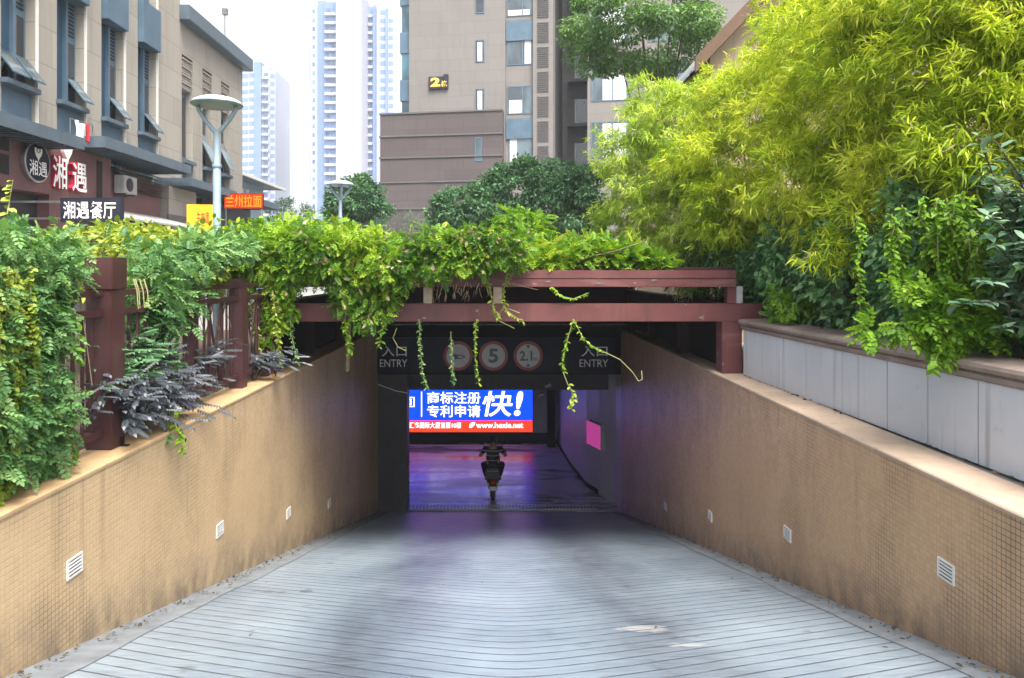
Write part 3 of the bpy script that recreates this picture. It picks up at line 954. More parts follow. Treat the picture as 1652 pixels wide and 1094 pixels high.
for y in (1.2, 9.12):
    b.v += [(xa(y) + u, y, z) for u, z in prof]
b.f += [tuple(range(k - 1, -1, -1)), tuple(range(k, 2 * k))] + [(i, (i + 1) % k, (i + 1) % k + k, i + k) for i in range(k)]
link("coping", b, M['coping'], t)
mb = MB().add([(xa(1.2) + .28, .5, .62), (9, .5, .62), (9, 12.5, .62), (xa(12.5) + .28, 12.5, .62)], [(0, 1, 2, 3)])
struct("planter_soil", mb, M['soil'])
mb = MB().add([(-9, .5, -.03), (-3.05, .5, -.03), (-3.05, 16.2, -.03), (-9, 16.2, -.03)], [(0, 1, 2, 3)])
struct("verge_soil", mb, M['soil'])

# ------------------------------------------------------------------ left commercial buildings
FXL = -10.9
t = thing("commercial_building", "tall limestone shop building with blue window strips, nearest on the left", "building", (-14, 16, GZ))
link("wall", MB().box(-20, -11.2, 8, 24.6, GZ, 16), M['limestone'], t)
strips = [11.7, 13.7, 15.7, 17.7, 19.7, 21.7]
for y0 in strips:
    for a, b in ((1.15, 1.565), (1.573, 2.0)):
        e = 24.6 if (y0 == 21.7 and b == 2.0) else y0 + b
        if y0 == 21.7 and b != 2.0:
            e = y0 + b
        link("pilaster", MB().box(-11.2, FXL, y0 + a, e, 2.0, 16), M['limestone'], t)
    link("pale_edge", MB().box(FXL + .002, FXL + .06, y0 + 1.17, y0 + 1.205, 4.6, 16), M['pale_edge'], t)  # pale strip standing in for the lit corner bevel of the recess
    wdw = link("window_strip", MB().box(-11.198, -11.14, y0, y0 + .60, 5.6, 16), M['navyrecess'], t)
    link("frame", MB().box(-11.198, -11.03, y0 + .60, y0 + .68, 5.6, 16), M['bluemetal'], wdw)
    link("backing", MB().box(-11.198, -11.12, y0 + .68, y0 + 1.15, 5.6, 16), M['bluemetal'], wdw)
    link("pane", MB().box(-11.118, -11.11, y0 + .76, y0 + 1.07, 6.35, 7.25), M['glassdark'], wdw)
    lv = MB()
    for i in range(9):
        z = 7.42 + i * .10
        lv.box(-11.118, -11.10, y0 + .78, y0 + 1.05, z, z + .05)
    link("louver", lv, M['black'], wdw)
    link("equipment_box", MB().box(-11.11, -10.72, y0 + .02, y0 + 1.13, 8.3, 9.6), M['bluemetal'], t, .01)
    link("sill", MB().box(-11.198, -10.72, y0 - .04, y0 + 1.13, 5.46, 5.58), M['canopymetal'], t, .01)
    link("spandrel", MB().box(-11.198, -10.98, y0, y0 + 1.148, 4.3, 5.459), M['bluemetal'], t)
    for a, b in ((.02, .56), (.70, 1.12)):
        if y0 > 14.7 and a < .1 and y0 > 16:
            continue
        sh = MB()
        x0_, x1_ = -11.10, -10.62
        sh.hexa([(x1_, y0 + a, 5.72), (x1_, y0 + b, 5.72), (x1_ - .02, y0 + b, 5.70), (x1_ - .02, y0 + a, 5.70)],
                [(x0_ + .03, y0 + a, 6.30), (x0_ + .03, y0 + b, 6.30), (x0_, y0 + b, 6.29), (x0_, y0 + a, 6.29)])
        sa = link("open_sash", sh, M['glass'], t)
        e = MB().bar((x1_ - .005, y0 + a, 5.71), (x1_ - .005, y0 + b, 5.71), .04, .03)
        for yy in (a, b):
            e.bar((x1_, y0 + yy, 5.71), (x0_ + .02, y0 + yy, 6.3), .025, .03)
        link("sash_frame", e, M['bluemetal'], sa)
        link("dark_opening", MB().box(-11.118, -11.112, y0 + a + .03, y0 + b - .03, 5.62, 6.26), M['glassdark'], sa)
def canopy(y0, y1, z0, z1, xo, parent):
    c_ = link("canopy", MB().box(FXL + .02, xo, y0, y1, z1 - .05, z1), M['canopymetal'], parent)
    link("fascia", MB().box(xo, xo + .03, y0 - .03, y1, z0, z1 + .02), M['canopymetal'], c_, .006)
    link("end_fascia", MB().box(FXL + .02, xo - .002, y0 - .03, y0, z0, z1 + .02), M['canopymetal'], c_, .004)
    link("soffit", MB().box(FXL + .02, xo - .005, y0 + .002, y1, z0 + .02, z0 + .04), M['shopdark'], c_)
    rib = MB()
    k = int((y1 - y0) / .22)
    for i in range(k):
        yy = y0 + .1 + i * .22
        rib.box(FXL + .05, xo - .02, yy, yy + .05, z0 - .01, z0 + .0195)
    link("soffit_rib", rib, M['canopymetal'], c_)
canopy(9, 16.6, 4.12, 4.38, -9.6, t)
canopy(17.5, 22.4, 4.34, 4.60, -9.6, t)
link("fascia_band", MB().box(FXL + .01, -10.36, 9, 16.62, 3.08, 4.13), M['shopbrown'], t, .01)
link("wall_panel", MB().box(FXL + .01, -10.42, 16.63, 19.3, 2.0, 4.33), M['shopbrown'], t, .006)
link("wall_panel", MB().box(FXL + .01, -10.50, 19.31, 22.3, 2.7, 4.0), M['shopbrown'], t, .006)
lv = MB()
for i in range(7):
    z = 3.62 + i * .1
    lv.hexa([(-10.50, 19.6, z), (-10.40, 19.6, z - .04), (-10.40, 22.2, z - .04), (-10.50, 22.2, z)], [(-10.50, 19.6, z + .02), (-10.40, 19.6, z - .02), (-10.40, 22.2, z - .02), (-10.50, 22.2, z + .02)])
link("louver_panel", lv, M['shopdark'], t)
link("shopfront", MB().box(FXL + .01, -10.7, 9, 16.62, GZ, 3.07), M['shopdark'], t)
for a in ((15.2, 15.32, 3.2, 3.75), (15.15, 15.38, 3.3, 3.55)):
    pass
for y, z, h in ((14.9, 3.35, .42), (14.9, 3.85, .25), (18.6, 3.1, 1.1)):
    link("dark_niche", MB().box(-10.419 if y > 17 else -10.359, -10.41 if y > 17 else -10.35, y, y + .26, z, z + h), M['black'], t)
link("lower_wall", MB().box(FXL + .01, -10.6, 16.64, 24.5, GZ, 1.99), M['greyside'], t)
aw = MB().hexa([(-10.49, 17.2, 2.95), (-8.9, 17.2, 2.55), (-8.9, 22.0, 2.55), (-10.49, 22.0, 2.95)], [(-10.49, 17.2, 3.0), (-8.9, 17.2, 2.60), (-8.9, 22.0, 2.60), (-10.49, 22.0, 3.0)])
link("awning", aw, M['grey'], t)
link("end_wall", MB().box(FXL + .01, -10.3, 22.45, 24.5, 2.0, 4.0), M['limestone'], t)
link("hoarding", MB().box(-10.29, -10.24, 22.3, 25.6, 1.2, 3.1), M['greyside'], t)

def aircon(y, z, x, label):
    t = thing("air_conditioner", label, "air conditioner", (x, y, z))
    link("case", MB().box(x, x + .28, y, y + .72, z, z + .5), M['grey'], t, .015)
    link("fan_grille", MB().lathe([(.19, .281), (.19, .287), (.02, .29)], (x, y + .30, z + .25), 20, 'x'), M['shopdark'], t)
    for yy in (y + .1, y + .6):
        link("bracket", MB().bar((x - .05, yy, z - .015), (x + .28, yy, z - .015), .03, .029), M['black'], t)
aircon(19.5, 3.45, -10.45, "grey air conditioner unit under the second canopy, beside the white sign letters")

RGT = ((0, 1, 0), (0, 0, 1))
# round sign
t = thing("round_sign", "round navy restaurant sign with white glass emblem on the brown band", "sign", (-10.35, 16.0, 3.75))
link("rim", MB().lathe([(.40, .0), (.45, .0), (.45, .09), (.42, .10)], (-10.355, 15.97, 3.74), 40, 'x'), M['steel'], t, smooth=True)
link("face", MB().lathe([(.41, .101), (.40, .104)], (-10.355, 15.97, 3.74), 40, 'x'), M['navy'], t)
link("lettering", text_mb("湘遇", (-10.25, 15.66, 3.44), *RGT, .62, .34, .008), M['letter_white'], t)
def goblet(x, y, z, w_, h, m, parent, th=.01):
    o = [(-.5, 1), (-.5, .72), (-.36, .45), (-.1, .22), (0, 0), (.1, .22), (.36, .45), (.5, .72), (.5, 1), (.28, 1), (.28, .76), (0, .62), (-.28, .76), (-.28, 1)]
    link("glass_emblem", MB().poly([(x, y + a * w_, z + b * h) for a, b in o], (th, 0, 0)), m, parent)
    link("emblem_bar", MB().box(x, x + th, y - .12 * w_, y + .12 * w_, z + .72 * h, z + .95 * h), m, parent)
goblet(-10.249, 15.97, 3.76, .26, .3, M['letter_white'], t, .006)
# raised characters
t = thing("wall_lettering", "large white raised restaurant characters with red edges on brown wall", "sign", (-10.4, 17, 3.2))
for ch, y0, y1, z0, z1 in (("湘", 16.56, 17.10, 3.26, 4.02), ("遇", 17.32, 17.94, 3.26, 3.98)):
    mb_ = text_mb(ch, (-10.29, y0, z0), *RGT, y1 - y0, z1 - z0, .012)
    back = MB()
    back.v = [(p[0] - .012, p[1], p[2]) for p in mb_.v] + [(-10.415, p[1], p[2]) for p in mb_.v]
    nvt = len(mb_.v)
    ec = {}
    for f in mb_.f:
        for a, b in zip(f, f[1:] + f[:1]):
            ec[(a, b)] = 1
    back.f = list(mb_.f) + [(a, a + nvt, b + nvt, b) for (a, b) in ec if (b, a) not in ec]
    rt = link("raised_character", back, M['letter_pink'], t)
    link("character_face", mb_, M['letter_white'], rt)
goblet(-10.415, 17.22, 3.88, .42, .62, M['letter_white'], t, .08)
# black hanging sign
SQ = 14.5
t = thing("hanging_sign", "black rectangular restaurant sign with four white characters facing the ramp", "sign", P(146, 338, SQ))
kx = lambda px: fx(px, SQ); kz = lambda py: fz(py, SQ)
link("board", MB().box(kx(97), kx(195), SQ, SQ + .14, kz(358), kz(319)), M['black_sign'], t, .008)
link("lettering", text_mb("湘遇餐厅", (kx(102), SQ, kz(353)), *FRT, (187 - 102) * SQ / F, 28 * SQ / F, .01, .006), M['letter_white'], t)
for z in (325, 352):
    link("bracket_arm", MB().bar((-10.6, SQ + .07, kz(z)), (kx(97), SQ + .07, kz(z)), .04, .04), M['steel'], t)
# yellow signs
def board_sign(name, label, px0, px1, py0, py1, Yq, rot, face, letters, lm, rimm, txt, inset=(.08, .1), group=None):
    c_ = P((px0 + px1) / 2, (py0 + py1) / 2, Yq)
    wd = (px1 - px0) * Yq / F; ht = (py1 - py0) * Yq / F
    t = thing(name, label, "sign", tuple(c_), rot, group, absolute=False)
    link("case", MB().box(-wd / 2, wd / 2, 0, .12, -ht / 2, ht / 2), rimm, t, .006)
    link("face", MB().box(-wd / 2 + .02, wd / 2 - .02, -.006, -.001, -ht / 2 + .02, ht / 2 - .02), face, t)
    link(letters, text_mb(txt, (-wd / 2 + inset[0] * wd, -.006, -ht / 2 + inset[1] * ht), *FRT, wd * (1 - 2 * inset[0]), ht * (1 - 2 * inset[1]), .015, .006), lm, t)
    for x in (-wd / 2 + .06, wd / 2 - .06):
        link("post", MB().box(x - .025, x + .025, .03, .08, GZ - c_.z, -ht / 2), M['steel'], t)
    return t
board_sign("menu_sign", "yellow sign with red characters half hidden behind the lamp post", 303, 352, 330, 372, 21.0, R(14), M['yellow'], "lettering", M['letter_red'], M['yellow'], "牛肉面", (.30, .28))
board_sign("small_sign", "small orange sign low behind the hedge, under the yellow sign", 312, 334, 374, 398, 19.5, R(10), M['yellow'], "lettering", M['letter_red'], M['yellow'], "面", (.12, .1))
board_sign("lit_sign", "glowing red shop sign with orange characters beyond the lamp post", 362, 424, 312, 337, 26.0, R(4), M['red_led'], "lettering", M['orange_led'], M['black'], "兰州拉面", (.04, .1))

# far wing
t = thing("commercial_wing", "lower limestone wing with slate roof edge behind the near lamp post", "building", (-14, 27.7, GZ))
link("wall", MB().box(-20, -11.25, 24.602, 30.8, GZ, 10.0), M['limestone'], t)
for a, b in ((24.602, 24.85), (25.75, 26.6), (27.5, 28.4), (29.3, 30.8)):
    link("pier", MB().box(-11.25, -10.95, a, b, 2, 10.0), M['limestone'], t)
for a, b in ((24.85, 25.75), (26.6, 27.5), (28.4, 29.3)):
    link("header", MB().box(-11.25, -10.951, a, b, 8.9, 10.0), M['limestone'], t)
    sl = MB()
    for i in range(4):
        sl.box(-11.0, -10.94, a + .06, b - .06, 8.75 - i * .28, 8.80 - i * .28)
        sl.box(-11.249, -11.0, a + .05, b - .05, 8.58 - i * .28, 8.74 - i * .28)
    link("slat_head", sl, M['limestone'], t)
    wq = link("window", MB().box(-11.249, -11.20, a, b, 4.7, 7.65), M['bluemetal'], t)
    link("pane", MB().box(-11.199, -11.19, a + .08, b - .08, 5.4, 7.5), M['glassdark'], wq)
    link("sill", MB().box(-11.249, -10.8, a, b, 5.1, 5.22), M['canopymetal'], t)
    if a > 26:
        sh = MB().hexa([(-10.62, a + .1, 5.4), (-10.62, b - .1, 5.4), (-10.65, b - .1, 5.38), (-10.65, a + .1, 5.38)], [(-11.16, a + .1, 6.5), (-11.16, b - .1, 6.5), (-11.19, b - .1, 6.5), (-11.19, a + .1, 6.5)])
        link("open_sash", sh, M['glass'], wq)
link("roof_fascia", MB().box(-20, -10.55, 24.55, 31.0, 9.98, 10.5), M['canopymetal'], t, .02)
canopy(22.7, 26.6, 4.02, 4.26, -9.7, t)
canopy(26.7, 31.2, 3.98, 4.20, -9.5, t)
link("shopfront", MB().box(-11.2, -10.6, 25.7, 30.8, GZ, 3.95), M['shopdark'], t)
link("shop_window", MB().box(-10.598, -10.58, 26.0, 27.4, 1.2, 3.4), M['glassblue'], t)
link("mast", MB().tube([(-11.4, 30.0, 10.5), (-11.4, 30.0, 12.2)], .03, 6).box(-11.5, -11.3, 29.9, 30.1, 12.1, 12.35), M['steel'], t)

t = thing("low_building", "low blue grey building with wide overhanging eaves beyond the wing", "building", (-18, 40, GZ))
link("wall", MB().box(-24, -14.3, 33, 43.8, GZ, 6.4), M['hazewall'], t)
for i in range(6):
    y = 36.2 + i * .9
    wq = link("window", MB().box(-14.3, -14.27, y, y + .5, 4.4, 6.0), M['curtain'], t)
rf = MB().hexa([(-24, 32, 6.4), (-13.3, 32, 6.4), (-13.3, 44.9, 6.4), (-24, 44.9, 6.4)], [(-22, 34, 8.2), (-17, 34, 7.9), (-17, 41.5, 7.9), (-22, 41.5, 8.2)])
link("roof", rf, M['roof'], t)
link("gutter", MB().box(-13.3, -13.2, 32, 44.9, 6.36, 6.5), M['pale_edge'], t)

# clothes drying over the first canopy
def cloth(name, label, x, y0, y1, z0, z1, m, cat):
    b = MB()
    b.grid(lambda u, v: (x + .03 * math.sin(u * 9 + v * 3) + .02 * v, y0 + (y1 - y0) * u, z1 + (z0 - z1) * v + .02 * math.sin(u * 6)), 10, 8)
    o = link(name, b, m, None, smooth=True)
    mod = o.modifiers.new("thickness", 'SOLIDIFY'); mod.thickness = .008
    tag(o, label, cat)
M['redcloth'] = std("red_cloth", (.45, .02, .03), .8, .2, 8)
M['whitecloth'] = std("white_cloth", (.75, .75, .74), .8, .08, 8)
cloth("towel", "white towel hung out to dry above the first blue canopy", -9.9, 16.75, 17.15, 4.45, 4.85, M['whitecloth'], "towel")
cloth("red_garment", "small red garment drying beside the white towel above the canopy", -9.9, 17.2, 17.36, 4.42, 4.88, M['redcloth'], "garment")
tag(link("drying_pole", MB().bar((-9.9, 16.6, 4.865), (-9.9, 17.5, 4.89), .02, .02).bar((-9.9, 17.5, 4.62), (-9.9, 17.5, 4.88), .02, .02).bar((-9.9, 16.58, 4.38), (-9.9, 16.58, 4.87), .02, .02), M['steel'], None), "thin metal drying pole above the first canopy with towel and garment", "drying pole")

# ------------------------------------------------------------------ apartment block in the middle
BR = R(-9.5)
t = thing("apartment_block", "beige apartment block with brown stone podium behind the trees", "apartment block", (.56, 43, GZ), BR, absolute=False)
zz = lambda py: 1.3 + (438 - py) / 26.7 - GZ
WLL = -6.0
link("front_wall", MB().box(WLL, 0, 0, 14, 0, 40), M['beige'], t)
pod = link("podium", MB().box(-7.65, -.06, -.62, -.003, 0, zz(180)), M['podium'], t)
link("podium_side", MB().box(-7.65, -6.02, -.003, 12, 0, zz(180)), M['podium'], t)
for py in (181, 218, 253, 293, 336):
    link("ledge", MB().box(-7.72, -.02, -.68, -.621, zz(py) - .05, zz(py) + .05), M['greyside'], pod)
link("glass_corner", MB().box(-6.55, WLL - .002, .3, 8, zz(180), 40), M['glassblue'], t)
for k in range(8):
    z = zz(155) + 2.96 * k
    link("corner_spandrel", MB().box(-6.66, WLL - .003, .22, 8, z, z + 1.3), M['bluemetal'], t)
def win(x0, x1, z0, z1, y=0.0, mull=(), m=M['glassdark'], cur=None, sill=True):
    wq = link("window", MB().box(x0, x1, y - .03, y - .002, z0, z0 + .06).box(x0, x1, y - .03, y - .002, z1 - .06, z1).box(x0, x0 + .06, y - .03, y - .002, z0 + .06, z1 - .06).box(x1 - .06, x1, y - .03, y - .002, z0 + .06, z1 - .06), M['bluemetal'], t)
    link("pane", MB().box(x0 + .05, x1 - .05, y - .015, y - .001, z0 + .05, z1 - .05), m, wq)
    for f_ in mull:
        xm = x0 + (x1 - x0) * f_
        link("mullion", MB().box(xm - .03, xm + .03, y - .035, y - .016, z0 + .06, z1 - .06), M['bluemetal'], wq)
    if cur:
        a, b, c_ = cur
        link("curtain", MB().box(x0 + (x1 - x0) * a, x0 + (x1 - x0) * b, y - .0165, y - .0155, z0 + .06, z0 + (z1 - z0) * c_), M['curtain'], wq)
    return wq
for k in range(6):
    z = zz(178) + 2.96 * k
    win(-1.84, -1.26, z, z + 1.35, 0, (), M['glassdark'], (.25, .75, .9) if k < 2 else None)
win(-1.75, -1.3, zz(262), zz(224), -.62, (), M['glass'])
# bay
link("bay_wall", MB().box(.002, 1.68, .25, 13, 0, 40), M['beige'], t)
for k in range(6):
    z = zz(263) + 2.96 * k
    cu = [(.05, .35, .95), (.1, .6, .5), (.7, .95, .95), (.05, .9, .25), None, None][k]
    win(.06 + (.12 if k == 0 else .0), 1.62, z, z + 1.55 + (.15 if k == 1 else 0), .25, (.62,) if k != 0 else (), M['glass'], cu)
for k in (0, 2, 4):
    z = zz(224) + 2.96 * (k if k == 0 else k)
    link("blue_spandrel", MB().box(.03, 1.66, .14, .248, z, z + 1.22), M['bluemetal'], t)
# louvre pier
link("pier", MB().box(1.682, 2.9, 0, 13, 0, 40), M['beige'], t)
for k in range(9):
    z = zz(272) + 2.96 * k * .5
    sl = MB()
    for i in range(10):
        sl.box(1.95, 2.62, -.05, -.002, z + .10 + i * .125, z + .15 + i * .125)
    link("louver_panel", sl, M['greyside'], t)
link("side_return", MB().box(2.902, 3.0, .05, 13, 0, 40), M['greyside'], t)
link("recess_wall", MB().box(3.002, 5.2, 6.0, 13, 0, 40), M['greyside'], t)
for k in range(9):
    z = 2.5 + 2.96 * k
    wq = link("recess_window", MB().box(3.9, 4.9, 5.95, 5.998, z, z + 1.6), M['glassdark'], t)
    link("frame", MB().box(3.85, 3.9, 5.93, 5.999, z, z + 1.6).box(4.9, 4.95, 5.93, 5.999, z, z + 1.6), M['pale_edge'], wq)
    link("slab_edge", MB().box(3.4, 5.2, 5.2, 5.94, z - .35, z - .15), M['greyside'], t)
link("right_wing", MB().box(4.95, 21.0, -.6, 13, 0, 40), M['beige'], t)
for k in range(5):
    z = zz(262) + 3.3 * k
    win(5.15, 7.4, z, z + 2.1, -.6, (.12, .55), M['glass'], (.3, .9, .95))
    win(8.4, 10.6, z, z + 2.1, -.6, (.5,), M['glass'])
# building number sign
t2 = thing("number_sign", "black building number sign with gold characters high on beige wall", "sign", (0, 0, 0), 0, None)
W[t2.name] = Vector((0, 0, 0))
mt = Matrix.Translation((.56, 43, GZ)) @ Matrix.Rotation(BR, 4, 'Z')
t2.location = mt @ Vector((-4.1, 0, zz(129)))
t2.rotation_euler = (0, 0, BR)
link("board", MB().box(-.62, .30, -.16, -.005, -.42, .34), M['black_sign'], t2, .02)
link("board", MB().box(.302, .60, -.16, -.005, -.42, .46), M['black_sign'], t2, .02)
link("numeral", text_mb("2", (-.5, -.165, -.28), *FRT, .62, .55, .05, .01), M['gold'], t2)
link("character", text_mb("栋", (.18, -.17, -.32), *FRT, .36, .38, .02, .01), M['gold'], t2)

# ------------------------------------------------------------------ far towers
def tower(name, label, Yt, bays, zsplit, floors, fh, z0=4.0):
    """bays: (px0, px1, py_top, depth, material, kind)"""
    c_ = P((bays[0][0] + bays[-1][1]) / 2, HY, Yt)
    t = thing(name, label, "tower block", (c_.x, Yt, GZ))
    wins, rest = [], MB()
    for px0, px1, pyt, dep, m, kind in bays:
        x0, x1 = fx(px0, Yt), fx(px1, Yt)
        zt = fz(pyt, Yt)
        y0 = Yt + dep
        link("wall", MB().box(x0, x1 - .02, y0, Yt + 22, GZ, zt), m, t)
        n_ = int((zt - z0) / fh)
        for k in range(n_):
            z = z0 + k * fh
            wd = x1 - x0
            if kind == 'balcony':
                wins.append((MB().box(x0 + .5, x1 - .5, y0 - .05, y0 - .01, z + .9, z + 2.5), M['towerglass'], 'window', px0))
                wins.append((MB().box(x0 + .2, x1 - .2, y0 - 1.2, y0 - .06, z - .1, z + .75), M['towerwhite'], 'balcony', px0))
            elif kind == 'small':
                wins.append((MB().box(x0 + wd * .3, x1 - wd * .3, y0 - .05, y0 - .01, z + .8, z + 2.2), M['towerglass'], 'window', px0))
            elif kind == 'grid':
                wins.append((MB().box(x0 + wd * .08, x1 - wd * .12, y0 - .05, y0 - .01, z + .7, z + 2.3), M['towerblue'], 'window', px0))
    order = sorted(range(len(wins)), key=lambda i: (wins[i][2] != 'balcony', i))
    keep = order[:98]
    for i in keep:
        link(wins[i][2], wins[i][0], wins[i][1], t)
    for mm in (M['towerglass'], M['towerblue'], M['towerwhite']):
        rb = MB()
        for i in order[98:]:
            if wins[i][1] is mm:
                rb.add(wins[i][0].v, wins[i][0].f)
        if rb.v:
            o = link("window", rb, mm, t)
            o['kind'] = 'stuff'
    return t
TW, TP, TB = M['towerwhite'], M['towerpink'], M['towerblue']
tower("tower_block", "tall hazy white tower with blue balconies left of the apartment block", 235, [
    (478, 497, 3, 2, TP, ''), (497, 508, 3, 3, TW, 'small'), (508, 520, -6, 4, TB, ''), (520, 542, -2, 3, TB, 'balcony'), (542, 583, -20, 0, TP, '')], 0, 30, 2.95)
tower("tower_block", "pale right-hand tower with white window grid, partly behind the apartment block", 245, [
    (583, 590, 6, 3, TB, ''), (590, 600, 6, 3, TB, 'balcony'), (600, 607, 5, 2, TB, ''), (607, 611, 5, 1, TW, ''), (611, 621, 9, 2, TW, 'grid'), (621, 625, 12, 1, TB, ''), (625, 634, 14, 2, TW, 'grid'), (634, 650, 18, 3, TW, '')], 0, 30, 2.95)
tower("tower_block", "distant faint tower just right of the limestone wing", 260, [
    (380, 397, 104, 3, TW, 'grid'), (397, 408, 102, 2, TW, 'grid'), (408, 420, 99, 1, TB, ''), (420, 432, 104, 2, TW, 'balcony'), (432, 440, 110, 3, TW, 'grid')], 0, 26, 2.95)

# small house behind the bamboo
t = thing("house", "tan house with steep grey tiled roof behind the bamboo", "house", (7.5, 16, GZ))
ea = P(1118, 112, 13.0); rg = P(1232, -8, 13.0)
sl_ = (rg.z - ea.z) / (rg.x - ea.x)
rx = 7.2; rzt = ea.z + (rx - ea.x) * sl_
b = MB()
b.poly([(4.0, 13.3, GZ), (10.4, 13.3, GZ), (10.4, 13.3, ea.z + .3), (rx, 13.3, rzt - .1), (4.0, 13.3, ea.z + (4.0 - ea.x) * sl_ - .12)], (0, 7, 0))
link("wall", b, M['housewall'], t)
for sg in (-1, 1):
    xe = ea.x if sg < 0 else 2 * rx - ea.x
    r_ = MB().hexa([(xe, 12.9, ea.z), (rx, 12.9, rzt), (rx, 20.8, rzt), (xe, 20.8, ea.z)], [(xe - .1 * -sg * -1, 12.9, ea.z + .16), (rx, 12.9, rzt + .2), (rx, 20.8, rzt + .2), (xe - .1 * -sg * -1, 20.8, ea.z + .16)])
    rr = link("roof", r_, M['rooftile'], t)
    rk = MB().hexa([(xe, 12.84, ea.z - .1), (rx, 12.84, rzt - .1), (rx, 12.89, rzt - .1), (xe, 12.89, ea.z - .1)], [(xe, 12.84, ea.z + .18), (rx, 12.84, rzt + .2), (rx, 12.89, rzt + .2), (xe, 12.89, ea.z + .18)])
    link("rake_board", rk, M['rake'], rr)

# ------------------------------------------------------------------ lamp posts
def lamp(label, px, py_head, Yl, arms):
    p = P(px, 438, Yl)
    zt = fz(py_head, Yl)
    t = thing("street_lamp", label, "street lamp", (p.x, Yl, GZ), group="disc topped street lamps")
    x, y = p.x, Yl
    link("pole", MB().tube([(x, y, GZ), (x, y, zt - .98), (x, y, zt - .97), (x, y, zt - .42)], [.066, .06, .052, .05], 16), M['lamppaint'], t, smooth=True)
    link("collar", MB().lathe([(.070, zt - 1.0), (.074, zt - .985), (.074, zt - .955), (.062, zt - .945)], (x, y, 0), 16), M['lamppaint'], t)
    for a in [R(x_) for x_ in arms]:
        dx, dy = math.cos(a), math.sin(a)
        pts = [(x + dx * q_, y + dy * q_, zt - .42 + h) for q_, h in ((.01, -.03), (.07, .04), (.19, .19), (.27, .32), (.295, .40))]
        link("arm", MB().tube(pts, [.036, .036, .036, .036, .036], 8), M['lamppaint'], t, smooth=True)
    link("rim", MB().lathe([(.10, zt - .03), (.385, zt - .005), (.40, zt + .01), (.395, zt + .03)], (x, y, 0), 40), M['lamppaint'], t, smooth=True)
    link("shade", MB().lathe([(.392, zt + .031), (.36, zt + .06), (.28, zt + .10), (.17, zt + .128), (.015, zt + .14)], (x, y, 0), 40), M['lampwhite'], t, smooth=True)
lamp("street lamp with white disc top close beside the yellow sign", 350, 170, 11.4, (8, 188))
lamp("farther, smaller street lamp with disc top in front of the pale towers", 549, 299, 21.5, (20, 110, 200, 290))

# ------------------------------------------------------------------ rider on an electric scooter
SX, SYY = fx(795, 17.0), 16.98
t = thing("scooter", "dark electric scooter seen from behind in the tunnel", "scooter", (SX, SYY, FZ), 0, absolute=False)
M['plastic'] = std("dark_plastic_shell", (.02, .02, .024), .35, .2, 6, spec=.5)
M['tail'] = emit("lit_tail_lamp", (1, .05, .02), .03)
def wheel(name, yc):
    b = MB()
    n_ = 28
    prof = [(.15, -.035), (.20, -.045), (.225, -.03), (.232, 0), (.225, .03), (.20, .045), (.15, .035)]
    wq = link(name, MB().lathe([(.03, -.05), (.14, -.045), (.15, -.03), (.15, .03), (.14, .045), (.03, .05)], (0, yc, .232), 24, 'x'), M['steel'], t, smooth=True)
    link("tyre", MB().lathe(prof, (0, yc, .232), n_, 'x'), M['black'], wq, smooth=True)
wheel("rear_wheel", .232)
wheel("front_wheel", 1.40)
link("rear_fender", MB().grid(lambda u, v: ((u - .5) * .13, .232 - .27 * math.cos(v * 2.2 - .35), .232 + .27 * math.sin(v * 2.2 - .35)), 4, 14), M['plastic'], t, smooth=True)
b = MB().hexa([(-.15, .02, .44), (.15, .02, .44), (.13, .72, .36), (-.13, .72, .36)], [(-.13, -.02, .66), (.13, -.02, .66), (.12, .66, .66), (-.12, .66, .66)])
link("body_shell", b, M['plastic'], t, .03)
link("seat", MB().hexa([(-.14, 0, .662), (.14, 0, .662), (.11, .68, .662), (-.11, .68, .662)], [(-.12, .02, .74), (.12, .02, .74), (.09, .66, .72), (-.09, .66, .72)]), M['black'], t, .025)
link("tail_box", MB().hexa([(-.16, -.22, .62), (.16, -.22, .62), (.15, .0, .62), (-.15, .0, .62)], [(-.15, -.20, .86), (.15, -.20, .86), (.14, -.01, .86), (-.14, -.01, .86)]), M['plastic'], t, .03)
link("box_trim", MB().box(-.13, .13, -.226, -.221, .80, .815), M['steel'], t)
link("tail_light", MB().box(-.05, .05, -.02, .02, .45, .52), M['tail'], t, .008)
for sx_ in (-1, 1):
    link("indicator", MB().lathe([(.028, -.03), (.03, 0), (.02, .02)], (sx_ * .12, 0, .45), 12, 'y'), M['gold'], t)
    link("swing_arm", MB().bar((sx_ * .075, .232, .232), (sx_ * .075, .65, .34), .03, .05), M['plastic'], t)
    link("shock_absorber", MB().tube([(sx_ * .09, .25, .26), (sx_ * .09, .16, .52)], .022, 8), M['steel'], t)
    link("fork_leg", MB().tube([(sx_ * .06, 1.40, .232), (sx_ * .06, 1.22, .72)], .02, 8), M['steel'], t)
    link("grip", MB().tube([(sx_ * .22, 1.02, 1.0), (sx_ * .34, .97, .99)], .018, 8), M['black'], t)
    link("mirror", MB().tube([(sx_ * .2, 1.03, 1.0), (sx_ * .26, 1.05, 1.16)], .008, 6).lathe([(.055, 0), (.06, .012), (.03, .03)], (sx_ * .28, 1.04, 1.2), 14, 'y'), M['black'], t)
link("number_plate", MB().box(-.09, .09, -.05, -.04, .30, .40), M['letter_grey'], t, .004)
link("footboard", MB().box(-.14, .14, .66, 1.12, .27, .35), M['plastic'], t, .02)
link("leg_shield", MB().hexa([(-.17, 1.1, .28), (.17, 1.1, .28), (.1, 1.22, .28), (-.1, 1.22, .28)], [(-.2, 1.02, .86), (.2, 1.02, .86), (.1, 1.14, .9), (-.1, 1.14, .9)]), M['plastic'], t, .03)
link("steering_column", MB().tube([(0, 1.22, .7), (0, 1.06, 1.0)], .03, 10), M['plastic'], t)
